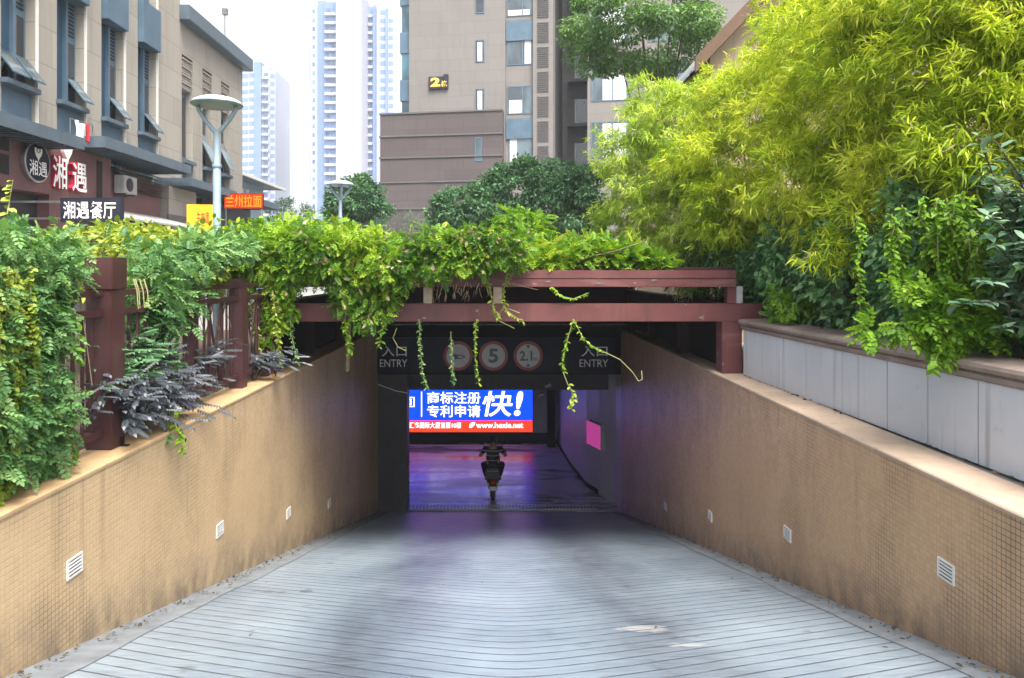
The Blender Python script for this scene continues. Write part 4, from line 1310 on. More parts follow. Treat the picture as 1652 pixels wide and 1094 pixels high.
link("handlebar", MB().tube([(-.34, .97, .99), (-.2, 1.03, 1.0), (0, 1.06, .98), (.2, 1.03, 1.0), (.34, .97, .99)], .013, 8), M['steel'], t)
link("headlight", MB().lathe([(.03, -.04), (.08, 0), (.085, .06), (.07, .075)], (0, 1.12, .92), 18, 'y'), M['steel'], t)

t = thing("person", "rider in a dark striped shirt sitting on the scooter, seen from behind", "person", (SX, SYY, FZ), 0, absolute=False)
def skin(name, verts, edges, rad, m, root, sub=2):
    me = bpy.data.meshes.new(name)
    me.from_pydata(verts, edges, [])
    o = bpy.data.objects.new(name, me)
    COL.objects.link(o)
    sk = o.modifiers.new("skin", 'SKIN')
    sk.use_smooth_shade = True
    for i, r in enumerate(rad):
        sv = me.skin_vertices[0].data[i]
        sv.radius = (r, r) if not hasattr(r, '__len__') else r
        sv.use_root = (i == 0)
    sb = o.modifiers.new("smooth", 'SUBSURF')
    sb.levels = sb.render_levels = sub
    me.materials.append(m)
    o.parent = root
    return o
M['skin'] = std("skin", (.30, .17, .11), .5, .1, 10)
M['hair'] = std("black_hair", (.01, .009, .009), .5, .2, 30)
n = NT("dark_striped_shirt")
sz_ = n.n("ShaderNodeSeparateXYZ"); n.l(n.obj(), sz_.inputs[0])
fr = n.math('FRACT', n.math('MULTIPLY', sz_.outputs[2], 9.5))
c = n.mix(n.ramp(fr, .80, .84), (.016, .017, .026), (.30, .29, .34))
M['shirt'] = n.done(n.princ(c, .8, 0, .2))
M['trousers'] = std("dark_trousers", (.014, .014, .018), .8, .2, 12)
M['shoe'] = std("dark_shoe", (.02, .018, .018), .5, .2, 12)
V = []; E = []; RD = []
def node(p, r, par=None):
    V.append(p); RD.append(r)
    if par is not None:
        E.append((par, len(V) - 1))
    return len(V) - 1
pel = node((0, .33, .80), (.15, .12))
ab = node((0, .37, .96), (.135, .10), pel)
ch = node((0, .42, 1.10), (.16, .11), ab)
ut = node((0, .45, 1.19), (.12, .085), ch)
nk = node((0, .47, 1.27), .055, ut)
hd = node((0, .50, 1.36), (.072, .085), nk)
tp = node((0, .50, 1.45), (.058, .07), hd)
HAND = []
for sg in (-1, 1):
    sh = node((sg * .17, .45, 1.18), .062, ut)
    el = node((sg * .315, .52, .985), .042, sh)
    wr = node((sg * .29, .86, 1.0), .027, el)
    pm = node((sg * .285, .93, 1.015), (.030, .018), wr)
    for k in range(4):
        x = sg * (.245 + .022 * k)
        lf = (.9, 1.0, .95, .8)[k]
        a_ = node((x, .965, 1.02), .0095, pm)
        b_ = node((x, 1.0, 1.012 - .003 * k), .009, a_)
        node((x, .99 + .012 * lf, .978), .008, b_)
    th = node((sg * .235, .93, 1.0), .010, pm)
    node((sg * .225, .965, .985), .009, th)
    hp = node((sg * .095, .36, .77), .095, pel)
    kn = node((sg * .235, .74, .735), .062, hp)
    an = node((sg * .165, .70, .39), .040, kn)
    node((sg * .165, .82, .375), .036, an)
body = skin("body", V, E, RD, M['skin'], t)
# clothing
V = []; E = []; RD = []
a0 = node((0, .33, .82), (.165, .135)); a1 = node((0, .37, .97), (.155, .118), a0); a2 = node((0, .42, 1.10), (.178, .125), a1); a3 = node((0, .45, 1.20), (.132, .095), a2); node((0, .466, 1.245), .07, a3)
for sg in (-1, 1):
    b1 = node((sg * .175, .45, 1.185), .074, a3); node((sg * .262, .495, 1.06), .06, b1)
skin("shirt", V, E, RD, M['shirt'], t)
V = []; E = []; RD = []
a0 = node((0, .33, .80), (.165, .13)); node((0, .345, .87), (.16, .125), a0)
for sg in (-1, 1):
    b1 = node((sg * .10, .37, .775), .108, a0); b2 = node((sg * .238, .74, .735), .078, b1); node((sg * .168, .70, .43), .056, b2)
skin("trousers", V, E, RD, M['trousers'], t)
for sg in (-1, 1):
    V = []; E = []; RD = []
    a0 = node((sg * .165, .66, .375), .042); a1 = node((sg * .165, .76, .378), .042, a0); node((sg * .168, .88, .372), .034, a1)
    skin("shoe", V, E, RD, M['shoe'], t)
hb = MB()
def hairf(u, v):
    a = u * 2 * math.pi; b_ = v * math.pi * .62
    r = .088 + .004 * math.sin(a * 9) * math.sin(b_)
    back = -math.cos(a)
    return (r * .93 * math.sin(b_) * math.sin(a), .497 + r * 1.12 * math.sin(b_) * math.cos(a), 1.392 + r * 1.18 * math.cos(b_ * (1.12 if back > 0 else .72)))
hb.grid(hairf, 28, 12)
link("hair", hb, M['hair'], t, smooth=True)
fc = MB()
for sg in (-1, 1):
    fc.tube([(sg * .078, .49, 1.39), (sg * .09, .478, 1.385), (sg * .08, .485, 1.34)], [.012, .016, .008], 8)
link("ear", fc, M['skin'], t, smooth=True)
link("nose", MB().tube([(0, .578, 1.395), (0, .602, 1.36), (0, .58, 1.35)], [.008, .015, .01], 8), M['skin'], t, smooth=True)

# ------------------------------------------------------------------ plants
def tone(n_, lo=.15, hi=.85):
    return rng.uniform(lo, hi, n_)

def tree(name, label, cat, base, crown, rad, n_clump, cr, per, leaf, m, trunk_r=.12, tmpl=OVAL, group=None, flat=.7, limbs=7, bottom=-.6, lo=.1, hi=.9):
    base = Vector(base); crown = Vector(crown)
    t = thing(name, label, cat, tuple(base), 0, group)
    cs, rr = ellipsoid_clumps(crown, rad, n_clump, cr, .8, bottom)
    b = MB()
    fork = base.lerp(crown, .55)
    b.tube([base, base.lerp(fork, .5) + Vector((.05, 0, 0)), fork, crown], [trunk_r, trunk_r * .8, trunk_r * .65, trunk_r * .25], 8)
    for i in range(limbs):
        e = Vector(cs[i * len(cs) // limbs])
        mdl = fork.lerp(e, .5) + Vector((0, 0, -.12 * (e - fork).length))
        b.tube([fork.lerp(crown, .2 * (i % 3)), mdl, e], [trunk_r * .4, trunk_r * .25, trunk_r * .08], 6)
    link("trunk", b, M['bark'], t, smooth=True)
    p, d = clump_points(cs, rr, per, flat)
    out = unit(p - np.array(crown)[None, :])
    tn = np.repeat(rng.uniform(-.22, .22, len(cs)), per) + tone(len(p), lo, hi)
    foliage("crown", [leaf_batch(tmpl, p, d * .7 + out * .5, leaf, tn)], m, t)
    return t

# trees and bushes in the street behind
tree("tree", "layered green tree rising against the right wing of the apartment block", "tree", (6.0, 24.5, GZ), P(1035, 42, 24), (2.35, 1.9, 1.7), 72, .62, 380, .125, M['lf_tree'], .14, flat=.45, bottom=-.95)
tree("round_bush", "large dark round bush in front of the apartment louvres", "tree", (1.7, 28, GZ), P(862, 318, 28), (2.15, 1.6, 1.5), 120, .42, 190, .15, M['lf_bush'], .1, bottom=-.9)
tree("round_bush", "smaller bluish bush at the right foot of the brown podium", "tree", (-.8, 27, GZ), P(752, 345, 27), (1.3, 1.0, .95), 60, .34, 170, .14, M['lf_bush'], .08, bottom=-.9)
tree("round_bush", "dark bush at the foot of the bamboo beside the large round bush", "tree", (3.3, 26, GZ), P(940, 325, 26), (1.1, 1.0, 1.2), 50, .34, 170, .14, M['lf_bush'], .08, bottom=-.9)
tree("tree", "green tree behind the farther lamp, left of the brown podium", "tree", (-6.0, 31, GZ), P(578, 330, 31), (1.25, 1.1, 1.2), 70, .34, 170, .15, M['lf_bush'], .1, bottom=-.9)
tree("tree", "small hazy tree below the tall white tower", "tree", (-14.8, 50, GZ), P(466, 346, 50), (1.7, 1.2, 1.05), 40, .4, 70, .16, M['lf_far'], .12, bottom=-.9)
tree("shrub", "low feathery blue green shrub in front of the podium", "shrub", (-2.75, 20, GZ), P(640, 364, 20), (.95, .7, .38), 40, .2, 70, .08, M['lf_far'], .03, LANCE, bottom=-.9)
tree("shrub", "bright green bump of shrub rising above the pergola vines", "shrub", (.45, 13, 1.35), P(842, 380, 13), (.50, .45, .4), 40, .15, 26, .15, M['lf_fresh'], .02, PINN, bottom=-.9, lo=.3)
tree("hedge_bush", "yellow green broad leaved bush behind the fence post, under the black sign", "shrub", (-5.2, 9.5, GZ), P(180, 424, 9.3), (1.1, .7, .45), 110, .22, 30, .085, M['lf_vine_y'], .03, ROUND, bottom=-.9)
tree("hedge_bush", "yellow green bush behind the fence, below the yellow sign", "shrub", (-3.9, 9.3, GZ), P(285, 420, 8.8), (.75, .6, .38), 80, .2, 30, .08, M['lf_vine_y'], .03, ROUND, bottom=-.9)
tree("hedge_bush", "leafy bush at the far end of the fence beside the pergola", "shrub", (-4.2, 11.4, GZ), P(395, 402, 11.2), (1.15, .7, .4), 85, .22, 26, .09, M['lf_vine'], .03, ROUND, bottom=-.9)

# the wisteria over the pergola
def profile(xs, tab):
    return np.interp(xs, [a for a, _ in tab], [b for _, b in tab])
TOP = [(300, 420), (350, 405), (400, 385), (470, 372), (600, 372), (650, 395), (700, 400), (780, 402), (830, 398), (900, 392), (960, 394), (1030, 412), (1090, 432)]
t = thing("wisteria", "mass of yellow green wisteria spread over the pergola roof", "climbing plant", (-2.6, 10, 0))
b = MB()
for k in range(26):
    x0 = rng.uniform(-3.2, 1.4); y0 = rng.uniform(9.2, 12)
    pts = [Vector((x0, y0, 1.38))]
    dv = Vector((rng.normal(), rng.normal() * .5, .1))
    for i in range(6):
        dv = (dv + Vector((rng.normal() * .5, rng.normal() * .5, rng.normal() * .15))).normalized()
        q_ = pts[-1] + dv * .28
        q_.z = min(max(q_.z, 1.36), 1.75); q_.y = max(q_.y, 9.1); q_.x = min(q_.x, 1.9)
        pts.append(q_)
    b.tube(pts, [.014 - .0015 * i for i in range(7)], 5)
for x0, x1 in ((-3.0, -2.9), (-2.0, -2.1)):
    b.tube([(x0, 9.6, GZ), (x0 + .05, 9.5, .6), (x1, 9.4, 1.38)], [.03, .026, .02], 7)
link("stem", b, M['vinewood'], t)
cs = []; rr = []
while len(cs) < 560:
    px = rng.uniform(330, 1075)
    Yc = 9.05 + 3.6 * rng.random() ** 1.5
    x = fx(px, Yc)
    zt = CZ + (HY - profile(px, TOP)) * 10.3 / F - .02 * abs(Yc - 10.3)
    zt += .12 * math.sin(x * 3.1 + Yc) + .08 * math.sin(x * 7.3 - Yc * 2)
    z = 1.36 + max(.05, zt - 1.36 - .1) * rng.random() ** .55
    if px > 845 and Yc < 9.45:
        Yc = 9.5
    cs.append((x, Yc, z)); rr.append(rng.uniform(.15, .28))
p, d = clump_points(cs, rr, 30, .7)
tn = np.repeat(rng.uniform(-.3, .3, len(cs)), 30) + tone(len(p), .2, .85)
ba = [leaf_batch(PINN, p, d + (0, -.3, .35), .12, tn, .1, 1.0, .6)]
foliage("foliage", ba, M['lf_vine'], t)
# the curtain falling over the front of the beams
BOT = [(330, 440), (390, 440), (404, 550), (440, 565), (462, 540), (472, 470), (535, 455), (545, 520), (590, 540), (630, 520), (650, 470), (700, 452), (740, 445), (800, 440), (842, 425)]
cs = []; rr = []
while len(cs) < 235:
    px = rng.uniform(385, 842)
    bt = profile(px, BOT)
    py = 375 + (bt - 390) * rng.random() ** .8
    Yc = 9.02 - .12 * rng.random() - (.15 if py < 440 else 0)
    cs.append(tuple(P(px, py, Yc))); rr.append(rng.uniform(.09, .17))
p, d = clump_points(cs, rr, 24, 1.0)
tn = np.repeat(rng.uniform(-.35, .25, len(cs)), 24) + tone(len(p), .1, .75)
foliage("falling_foliage", [leaf_batch(PINN, p, d + (0, -.5, -.1), .105, tn, .35, .8, .6)], M['lf_vine'], t)
k = 420
ii = rng.integers(0, len(p), k)
foliage("dry_leaves", [(OVAL, p[ii] + np.array((0, -.06, .02)), rng.normal(size=(k, 3)) + (0, -.3, -.5), rng.normal(size=(k, 3)), rng.uniform(.05, .1, k), tone(k, .1, 1))], M['dry'], t)
for i in range(12):
    px = rng.uniform(400, 830)
    link("hanging_stem", MB().tube([P(px + rng.normal() * 12 * j, 400 + 22 * j + rng.normal() * 5, 8.98 - .02 * (j % 2)) for j in range(4)], [.009, .008, .006, .003], 5), M['vinewood'], t)
# long loose sprays that stick out
k = 420
px = rng.uniform(340, 1050, k)
pp = np.array([P(a, profile(a, TOP) + rng.uniform(0, 40), rng.uniform(9.3, 10.6)) for a in px])
dd = np.stack([rng.normal(size=k) * .8, -rng.random(k) * .8, rng.normal(size=k) * .35 + .25], 1)
foliage("loose_spray", [(PINN, pp, dd, np.tile((0, 0, 1.0), (k, 1)), rng.uniform(.12, .22, k), tone(k, .4, 1.1))], M['lf_vine_y'], t)

def strand(parent, pts, leaf, m, dens=26, tm=ROUND, wood='tendril', r=.006, lo=.2, hi=.9, name="hanging_strand", spread=1.0):
    """a hanging shoot with leaves along it"""
    pts = [Vector(q_) for q_ in pts]
    st = link(name, MB().tube(pts, [r * (1 - .6 * i / (len(pts) - 1)) for i in range(len(pts))], 5), M[wood], parent)
    seg = [(a, c_) for a, c_ in zip(pts[:-1], pts[1:])]
    ln = sum((c_ - a).length for a, c_ in seg)
    k = max(4, int(ln * dens))
    ps, ds = [], []
    for i in range(k):
        u = (i + rng.random()) / k * len(seg)
        j = min(int(u), len(seg) - 1)
        q_ = seg[j][0].lerp(seg[j][1], u - j)
        a = rng.random() * 6.28
        ps.append(tuple(q_)); ds.append((math.cos(a) * spread, math.sin(a) * spread - .35, -.45 + .3 * rng.normal()))
    ps = np.array(ps); ds = np.array(ds)
    foliage("leaves", [(tm, ps, ds, np.tile((0, -.4, 1.0), (k, 1)) + rng.normal(size=(k, 3)) * .25, leaf * rng.uniform(.6, 1.25, k), tone(k, lo, hi))], m, st)
    return st
def pxs(lst, Yc):
    return [P(a, b_, Yc + (0.02 * i)) for i, (a, b_) in enumerate(lst)]
for lst, Yc, lf, m_ in (
        ([(676, 515), (678, 560), (681, 600), (689, 628)], 9.05, .055, 'lf_vine_b'),
        ([(727, 535), (729, 570), (730, 600), (732, 622)], 9.08, .05, 'lf_vine_b'),
        ([(769, 515), (766, 545), (767, 580), (773, 622)], 9.0, .05, 'lf_vine'),
        ([(470, 490), (468, 530), (475, 560), (480, 588)], 8.9, .06, 'lf_vine_b'),
        ([(560, 480), (556, 520), (560, 545), (566, 572)], 8.9, .08, 'lf_vine'),
        ([(615, 500), (618, 530), (612, 560)], 8.9, .08, 'lf_vine'),
        ([(415, 470), (412, 520), (418, 560), (425, 592)], 8.75, .07, 'lf_vine_y'),
        ([(440, 470), (446, 520), (450, 560), (452, 588)], 8.75, .07, 'lf_vine_y'),
        ([(925, 515), (940, 545), (950, 555), (975, 568)], 9.0, .055, 'lf_vine'),
        ([(925, 515), (915, 550), (908, 585), (912, 600)], 9.0, .06, 'lf_vine'),
        ([(890, 463), (905, 478), (925, 482), (950, 472)], 9.15, .06, 'lf_vine'),
        ([(820, 440), (812, 470), (815, 500), (845, 520)], 8.95, .07, 'lf_vine_y'),
        ([(785, 445), (790, 470), (798, 500), (806, 515)], 8.95, .07, 'lf_vine_y')):
    strand(t, pxs(lst, Yc), lf * .9, M[m_], 95, OVAL)
st = link("bare_tendril", MB().tube(pxs([(975, 568), (1000, 580), (1020, 600), (1030, 615), (1036, 612), (1035, 598)], 9.0), .006, 5), M['tendril'], t)
st = link("bare_tendril", MB().tube(pxs([(908, 600), (918, 625), (925, 638)], 9.0), .005, 5), M['tendril'], t)
strand(t, pxs([(918, 620), (925, 640), (922, 662)], 9.0), .07, M['lf_vine_y'], 60)
link("bare_tendril", MB().tube(pxs([(838, 505), (812, 495), (800, 515), (830, 530)], 8.98), .005, 5), M['tendril'], t)
link("bare_tendril", MB().tube(pxs([(640, 530), (634, 545), (642, 560), (655, 566)], 9.02), .005, 5), M['tendril'], t)
# dry seed pods hanging between the beams
for c_ in (700, 716, 735, 752, 770, 790, 412, 436, 462, 560, 585, 625):
    k = 12
    pp = np.array([P(c_ + rng.normal() * 4, rng.uniform(452, 478), 9.06 + rng.normal() * .02) for _ in range(k)])
    foliage("seed_pod_bunch", [(LANCE, pp, np.tile((0, -.1, -1.0), (k, 1)) + rng.normal(size=(k, 3)) * .25, rng.normal(size=(k, 3)), rng.uniform(.06, .14, k), tone(k, .3, 1))], M['dry'], t)

# vine over the fence, between the posts
def fenceY(px):
    return -2.93 * F / (px - VX)
t = thing("fence_vine", "green wisteria spilling over the fence between the two big posts", "climbing plant", (-3.0, 6.8, 0))
cs = []; rr = []
BT2 = [(195, 420), (212, 440), (225, 505), (255, 530), (290, 520), (306, 440), (316, 408), (400, 402)]
TP2 = [(195, 415), (215, 405), (260, 398), (320, 392), (400, 390)]
while len(cs) < 170:
    px = rng.uniform(230, 396)
    py = profile(px, TP2) + (profile(px, BT2) - profile(px, TP2)) * rng.random() ** .75
    Yc = fenceY(px)
    v_ = P(px, py, Yc)
    cs.append((v_.x + rng.uniform(-.25, .16), v_.y, v_.z)); rr.append(rng.uniform(.08, .16))
p, d = clump_points(cs, rr, 13, .9)
tn = np.repeat(rng.uniform(-.3, .2, len(cs)), 13) + tone(len(p), .15, .85)
foliage("foliage", [leaf_batch(PINN, p, d + (.35, -.3, .1), .11, tn, .35, .9, .55)], M['lf_vine_b'], t)
b = MB()
for k in range(8):
    y0 = 5.7 + k * .35
    b.tube([(-3.05, y0, GZ), (-3.08, y0 + .1, .6), (-2.98, y0 + .2, 1.16), (-2.86, y0 + .25, .7)], [.012, .011, .009, .004], 5)
link("stem", b, M['vinewood'], t)
strand(t, [P(285, 655, 6.0), P(280, 675, 5.9), P(290, 705, 5.85), P(296, 735, 5.8)], .06, M['lf_vine'], 70)
strand(t, [P(262, 650, 6.0), P(270, 680, 5.9), P(272, 712, 5.85)], .055, M['lf_vine_b'], 70)
for a in (215, 225, 218, 232):
    strand(t, [P(a, 450, fenceY(a) - .2), P(a + 6, 470, fenceY(a) - .2), P(a + 8, 497, fenceY(a) - .22)], .03, M['dry'], 60, LANCE)

t = thing("front_vine", "dense cool green vine draped over the nearest fence panel at the left edge", "climbing plant", (-3.0, 4.4, 0))
cs = []; rr = []
TP3 = [(-80, 355), (0, 358), (60, 372), (95, 405), (118, 440)]
BT3 = [(-80, 740), (20, 760), (58, 745), (75, 730), (92, 640), (118, 560)]
while len(cs) < 350:
    px = rng.uniform(-80, 98)
    u = rng.random()
    py = profile(px, TP3) + (profile(px, BT3) - profile(px, TP3)) * u
    if px > 78 and py > 470 and rng.random() < .93:
        continue
    Yc = fenceY(px)
    v_ = P(px, py, Yc)
    if py < 460:
        v_.x += rng.uniform(-.5, .1); v_.y += rng.uniform(0, .5)
    cs.append((v_.x + rng.uniform(-.04, .14), v_.y - rng.random() * .1, v_.z)); rr.append(rng.uniform(.06, .13))
p, d = clump_points(cs, rr, 13, .9)
tn = np.repeat(rng.uniform(-.3, .2, len(cs)), 13) + tone(len(p), .15, .85)
foliage("foliage", [leaf_batch(PINN, p, d + (.5, -.4, 0), .095, tn, .35, .9, .55)], M['lf_vine_b'], t)
b = MB()
for k in range(9):
    y0 = 3.7 + k * .16
    b.tube([(-3.05, y0, GZ), (-3.1, y0 + .1, .7), (-2.98, y0 + .1, 1.25), (-2.82, y0, .5)], [.012, .011, .009, .004], 5)
link("stem", b, M['vinewood'], t)
for lst, Yc in (([(60, 690), (75, 740), (62, 775), (66, 792)], 4.5), ([(100, 660), (115, 690), (120, 720), (124, 738)], 4.75), ([(120, 500), (128, 540), (126, 560)], 4.7), ([(95, 520), (112, 560), (130, 585)], 4.6), ([(85, 470), (110, 545), (128, 575)], 4.55)):
    strand(t, pxs(lst, Yc), .055, M['lf_vine'], 70)
strand(t, [P(12, 345, 4.9), P(16, 318, 4.92), P(21, 290, 4.95)], .07, M['lf_vine_y'], 40)

t = thing("yellow_vine", "yellow green small leaved vine hanging in strands at the far left edge", "climbing plant", (-2.75, 4.0, 0))
for i in range(30):
    px0 = rng.uniform(-45, 52)
    top = rng.uniform(425, 500)
    bt = np.interp(px0, (-45, 5, 20, 52), (880, 840, 790, 740)) - rng.uniform(0, 90)
    Yc = 4.05 + .0045 * px0 - rng.uniform(0, .12)
    lst = [(px0 + rng.normal() * 4 + 2 * k, top + (bt - top) * k / 5) for k in range(6)]
    strand(t, pxs(lst, Yc), .042, M['lf_vine_y'], 150, ROUND, lo=.1, hi=.8)
b = MB()
for k in range(6):
    b.tube([(-3.0, 3.7 + k * .12, 1.1), (-2.9, 3.7 + k * .1, 1.2), (-2.8, 3.7 + k * .1, 1.12)], .008, 5)
link("stem", b, M['vinewood'], t)

# purple leaved shrub poking through the fence
def spray_shrub(name, label, cat, base, n_, tips, m, leaf, seed_dir=(.5, -.3, .3)):
    t = thing(name, label, cat, base)
    b = MB(); ps = []; ds = []
    for i in range(n_):
        tip = Vector(tips())
        a = Vector(base) + Vector((rng.normal() * .08, rng.normal() * .18, 0))
        mdl = a.lerp(tip, .55) + Vector((0, 0, .14 + .1 * rng.random()))
        pts = [a, a.lerp(mdl, .6), mdl, tip]
        b.tube(pts, [.009, .007, .005, .002], 5)
        out = (tip - mdl)
        for k in range(6):
            u = k / 5
            q_ = mdl.lerp(tip, u)
            ps.append(tuple(q_ + Vector((rng.normal(), rng.normal(), rng.normal())) * .025))
            v_ = out.normalized() * .5 + Vector((.55 + rng.normal() * .5, -.25 + rng.normal() * .6, rng.normal() * .16 + .05))
            ds.append(tuple(v_))
    link("stem", b, M['bark'], t)
    k = len(ps)
    foliage("leaves", [(SPRAY, np.array(ps), np.array(ds), np.tile((0, -.2, 1.0), (k, 1)) + rng.normal(size=(k, 3)) * .25, leaf * rng.uniform(.7, 1.3, k), tone(k, .1, .9))], m, t)
    return t
def tips_p():
    px, py = rng.normal(222, 40), rng.normal(628, 26)
    px = min(max(px, 130), 330)
    if px < 200:
        py += 20
    Yc = fenceY(px)
    v_ = P(px, py, Yc)
    return (v_.x + rng.uniform(-.02, .32), v_.y - .1, max(v_.z, .02))
spray_shrub("purple_shrub", "purple grey leaved shrub pushing out through the fence rails", "shrub", (-3.15, 5.9, -.03), 68, tips_p, M['lf_purple'], .18)
def tips_g():
    px, py = rng.normal(220, 36), rng.normal(585, 24)
    v_ = P(px, py, fenceY(px))
    return (v_.x + rng.uniform(-.15, .12), v_.y, v_.z)
spray_shrub("green_shrub", "dark green shrub just behind the purple leaves at the fence", "shrub", (-3.2, 6.0, -.03), 110, tips_g, M['lf_bush'], .14)
def tips_f():
    px, py = rng.normal(335, 16), rng.normal(575, 26)
    v_ = P(px, py, fenceY(px))
    return (v_.x + rng.uniform(-.05, .12), v_.y, v_.z)
spray_shrub("purple_shrub", "few thin purple sprays between the far fence bars", "shrub", (-3.15, 7.0, -.03), 14, tips_f, M['lf_purple'], .15)
def tips_e():
    px, py = rng.normal(425, 20), rng.normal(583, 8)
    v_ = P(px, py, 8.6)
    return (v_.x, v_.y, v_.z)
spray_shrub("purple_shrub", "dark low shrub behind the last fence post under the vine curtain", "shrub", (-3.05, 8.6, -.03), 18, tips_e, M['lf_purple'], .15)

# dark hedge on the right planter
hedge_at = [((3.55, 11.2), "glossy dark hedge bush behind the pergola's right end", .6, 1.4), ((4.15, 9.7), "glossy dark hedge bush nearest the pergola post", .75, 1.35), ((4.1, 8.5), "glossy dark hedge bush above the second coping length, behind the pergola end", .8, 1.4), ((4.1, 7.3), "glossy dark hedge bush in the middle of the white parapet", .8, 1.35),
            ((4.15, 6.15), "glossy dark hedge bush left of the fresh green hanging vine", .8, 1.4), ((4.3, 5.0), "glossy dark hedge bush right behind the fresh green hanging vine", .75, 1.45), ((4.4, 3.9), "glossy dark hedge bush at the right edge, below the blue green shrub", .7, 1.4)]
for (x, y), lab, r_, zc in hedge_at:
    tree("hedge_bush", lab, "shrub", (x, y, .62), (x, y, zc), (r_, .78, .86), 170, .19, 46, .085, M['lf_hedge'], .03, OVAL, "dark hedge bushes along the right parapet", .85, 9, -1.0)
def tips_b():
    px = rng.normal(1640, 34); py = rng.normal(330, 85)
    return tuple(P(px, py, 4.55 + rng.uniform(-.1, .3)))
t = thing("blue_green_shrub", "tall shrub with large blue green leaves at the right edge", "shrub", (4.0, 4.9, .62))
b = MB(); ps = []; ds = []
for i in range(40):
    tip = Vector(tips_b())
    a = Vector((4.0 + rng.normal() * .1, 4.9 + rng.normal() * .1, .62))
    mdl = a.lerp(tip, .6) + Vector((.1, .1, .2))
    b.tube([a, mdl, tip], [.012, .008, .003], 5)
    for k in range(12):
        q_ = mdl.lerp(tip, .3 + .7 * k / 11)
        an = k * 2.4
        ps.append(tuple(q_)); ds.append((math.cos(an) - .3, math.sin(an) - .5, .1 + rng.normal() * .3))
link("stem", b, M['bark'], t)
k = len(ps)
foliage("leaves", [(OVAL, np.array(ps), np.array(ds), np.tile((0, -.3, 1.0), (k, 1)), rng.uniform(.075, .125, k), tone(k, .1, .9))], M['lf_blue'], t)
# fresh vine hanging on the right
t = thing("hanging_vine", "fresh light green vine hanging over the dark hedge down to the coping", "climbing plant", (3.7, 5.4, .62))
for i in range(40):
    px0 = rng.normal(1530, 45)
    if i < 4:
        px0 = 1440 + 6 * i
    top = rng.uniform(310, 400)
    bt = rng.uniform(450, 535) if i >= 4 else rng.uniform(400, 480)
    Yc = 5.35 - .0012 * (px0 - 1500) - rng.uniform(0, .25)
    lst = [(px0 + rng.normal() * 5, top + (bt - top) * k / 5) for k in range(6)]
    strand(t, pxs(lst, Yc), .068, M['lf_fresh'], 120, OVAL)
cs = [tuple(P(rng.normal(1535, 40), rng.normal(515, 20), 5.1)) for _ in range(26)]
p, d = clump_points(cs, rng.uniform(.05, .1, 26), 26, .9)
foliage("foliage", [leaf_batch(PINN, p, d + (-.3, -.6, -.2), .12, tone(len(p)), .4)], M['lf_fresh'], t)
strand(t, [P(1520, 555, 5.0), P(1510, 580, 4.95), P(1505, 605, 4.92)], .06, M['lf_fresh'], 110)
link("stem", MB().tube([(3.9, 5.5, .62), (3.9, 5.5, 1.4), (3.6, 5.35, 1.75)], [.015, .012, .008], 6), M['vinewood'], t)
tree("shrub", "small fresh green shrub at the hedge foot beside the pergola", "shrub", tuple(Vector((3.6, 8.3, .66))), P(1268, 495, 8.2), (.25, .2, .2), 14, .1, 24, .09, M['lf_fresh'], .01, PINN, bottom=-.9)

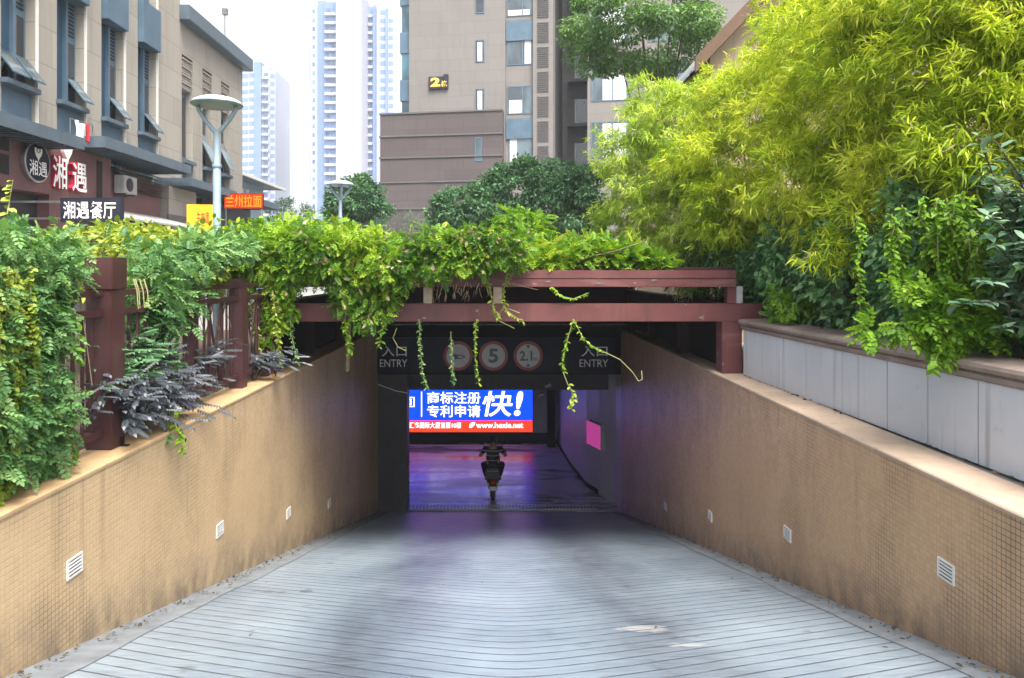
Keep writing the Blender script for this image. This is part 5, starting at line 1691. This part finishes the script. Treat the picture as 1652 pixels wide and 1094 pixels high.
# bamboo
def bamboo(label, base, lobes, m, n_cl, leaf=.15, culms=16, lv=8):
    t = thing("bamboo_clump", label, "bamboo", base, 0, "bamboo clumps behind the right parapet")
    cen = []; rad = []
    for px, py, rp, Yc in lobes:
        cen.append(np.array(P(px, py, Yc))); rad.append(rp * Yc / F)
    cen = np.array(cen); rad = np.array(rad)
    b = MB()
    nodes = []; nd = []
    for i in range(culms):
        j = i % len(cen)
        tip = Vector(cen[j] + rdir(1)[0] * rad[j] * rng.uniform(.5, 1.0) * np.array((1, 1, .8)))
        a = Vector(base) + Vector((rng.normal() * .3, rng.normal() * .35, 0))
        mdl = Vector((a.x * .75 + tip.x * .25, a.y * .75 + tip.y * .25, max(tip.z * .9 + .1 * a.z, .5 * (a.z + tip.z))))
        pts = []
        for k in range(11):
            u = k / 10
            pts.append(a * (1 - u) ** 2 + mdl * 2 * u * (1 - u) + tip * u * u)
        b.tube(pts, [.02 * (1 - .85 * k / 10) + .001 for k in range(11)], 6)
        for k in range(5, 11):
            nodes.append(np.array(pts[k])); nd.append(np.array(pts[k] - pts[k - 1]))
    link("culm", b, M['culm'], t)
    w_ = rad ** 2; w_ = w_ / w_.sum()
    j = rng.choice(len(cen), n_cl, p=w_)
    d = rdir(n_cl)
    # feathery bunches: sub-centres then leaf fans
    bun = 420
    bj = rng.choice(len(cen), bun, p=w_)
    bd = rdir(bun)
    bc = cen[bj] + bd * (rad[bj] * rng.uniform(.45, 1.0, bun))[:, None] * np.array((1, 1, .85))
    pick = rng.integers(0, bun, n_cl)
    br_ = rng.uniform(.12, .26, bun)
    c_ = bc[pick] + d * (br_[pick] * rng.random(n_cl) ** .5)[:, None] * np.array((1.2, 1.2, .8))
    btone = rng.uniform(-.22, .22, bun)
    out = unit(c_ - cen[bj[pick]])
    nv = len(nodes)
    allp = np.concatenate([c_, np.array(nodes)])
    alld = np.concatenate([out + rng.normal(size=(n_cl, 3)) * .5 + (-.15, -.3, -.15), np.array(nd) / .2])
    at_ = np.concatenate([btone[pick], np.zeros(nv)])
    P_ = np.repeat(allp, lv, 0) + rng.normal(size=(len(allp) * lv, 3)) * .018
    D_ = np.repeat(unit(alld), lv, 0) + rng.normal(size=(len(allp) * lv, 3)) * .55 + (0, 0, -.25)
    U_ = np.tile((0, 0, 1.0), (len(P_), 1)) + rng.normal(size=(len(P_), 3)) * .5
    foliage("foliage", [(LANCE, P_, D_, U_, leaf * rng.uniform(.55, 1.3, len(P_)), np.repeat(at_, lv) + tone(len(P_), .15, .9))], m, t)
    kd = 260
    jd = rng.integers(0, n_cl, kd)
    foliage("dry_leaves", [(LANCE, c_[jd] + out[jd] * .05, rng.normal(size=(kd, 3)) * .5 + (0, -.2, -.8), rng.normal(size=(kd, 3)), leaf * rng.uniform(.7, 1.3, kd), tone(kd, .2, 1))], M['dry'], t)
    return t
YB, PB = M['lf_bamboo'], M['lf_bamboo2']
bamboo("pale feathery bamboo leaning over the far end of the pergola", (4.4, 12.2, .62), [(1020, 350, 72, 12.4), (1050, 285, 85, 12), (1085, 215, 85, 11.6), (1110, 340, 100, 11.4), (1045, 400, 50, 12.2), (1140, 260, 80, 11.3), (1015, 240, 60, 12), (1060, 165, 50, 11.8), (1150, 160, 60, 11), (1120, 420, 60, 11)], PB, 6400, .125)
bamboo("yellow green bamboo in front of the small tan house", (4.8, 10.6, .62), [(1190, 260, 115, 10.2), (1215, 170, 100, 10.4), (1190, 340, 85, 10), (1270, 90, 80, 10.5), (1290, 10, 80, 10.5)], YB, 5600, .125)
bamboo("tallest bright yellow bamboo in the middle of the bamboo row", (4.8, 8.8, .62), [(1330, 190, 120, 8.6), (1345, 60, 130, 8.8), (1290, 290, 95, 8.3), (1390, 300, 105, 8.0), (1330, 350, 60, 7.8)], YB, 6000, .125)
bamboo("bright bamboo hanging low over the dark hedge bushes", (4.7, 7.2, .62), [(1450, 120, 140, 7.2), (1470, -20, 140, 7.2), (1450, 270, 115, 6.9), (1400, 360, 60, 6.8), (1345, 400, 32, 6.9), (1490, 330, 60, 6.6)], YB, 5400, .125)
bamboo("rightmost bamboo with long leaves above the blue green shrub", (4.9, 5.9, .62), [(1580, 90, 130, 6.0), (1600, -30, 140, 6.0), (1570, 220, 100, 5.8), (1680, 60, 120, 5.6), (1640, 190, 80, 5.6), (1560, 290, 50, 5.6)], YB, 4400, .125)

# ------------------------------------------------------------------ leaf litter and grit along the edges
k = 900
side = rng.random(k)
yy = rng.uniform(2.5, 15.5, k)
pp = np.zeros((k, 3))
for i in range(k):
    y = yy[i]
    if side[i] < .4:
        pp[i] = (XL + .02 + abs(rng.normal()) * .07, y, RZ0 - SL * y + .022)
    elif side[i] < .75:
        pp[i] = (XR - .02 - abs(rng.normal()) * .06, y, RZ0 - SL * y + .022)
    elif side[i] < .95:
        y = rng.uniform(3.0, 9.0)
        pp[i] = (xa(y) - .01 - abs(rng.normal()) * .025, y, CAPZ + .008)
    else:
        pp[i] = (rng.uniform(XL, XR), y, RZ0 - SL * y + .006)
M['litter'] = leafmat("leaf_litter", (.025, .02, .014), (.07, .055, .035), (.16, .13, .09), .1, .8)
o = foliage("leaf_litter", [(OVAL, pp, np.stack([rng.normal(size=k), rng.normal(size=k), np.full(k, .05)], 1), np.tile((0, 0, 1.0), (k, 1)) + rng.normal(size=(k, 3)) * .35, rng.uniform(.012, .045, k), tone(k, 0, 1))], M['litter'], None)
o['kind'] = 'stuff'

# ------------------------------------------------------------------ hazy air
hz_ = NT("hazy_air")
pv = hz_.n("ShaderNodeVolumePrincipled")
pv.inputs['Color'].default_value = (.84, .91, 1.0, 1)
pv.inputs['Density'].default_value = .0006
hz_.l(pv.outputs[0], hz_.out.inputs['Volume'])
o = link("haze", MB().box(-405, 405, -65, 455, -5.4, 106), hz_.m, None)
o['kind'] = 'stuff'
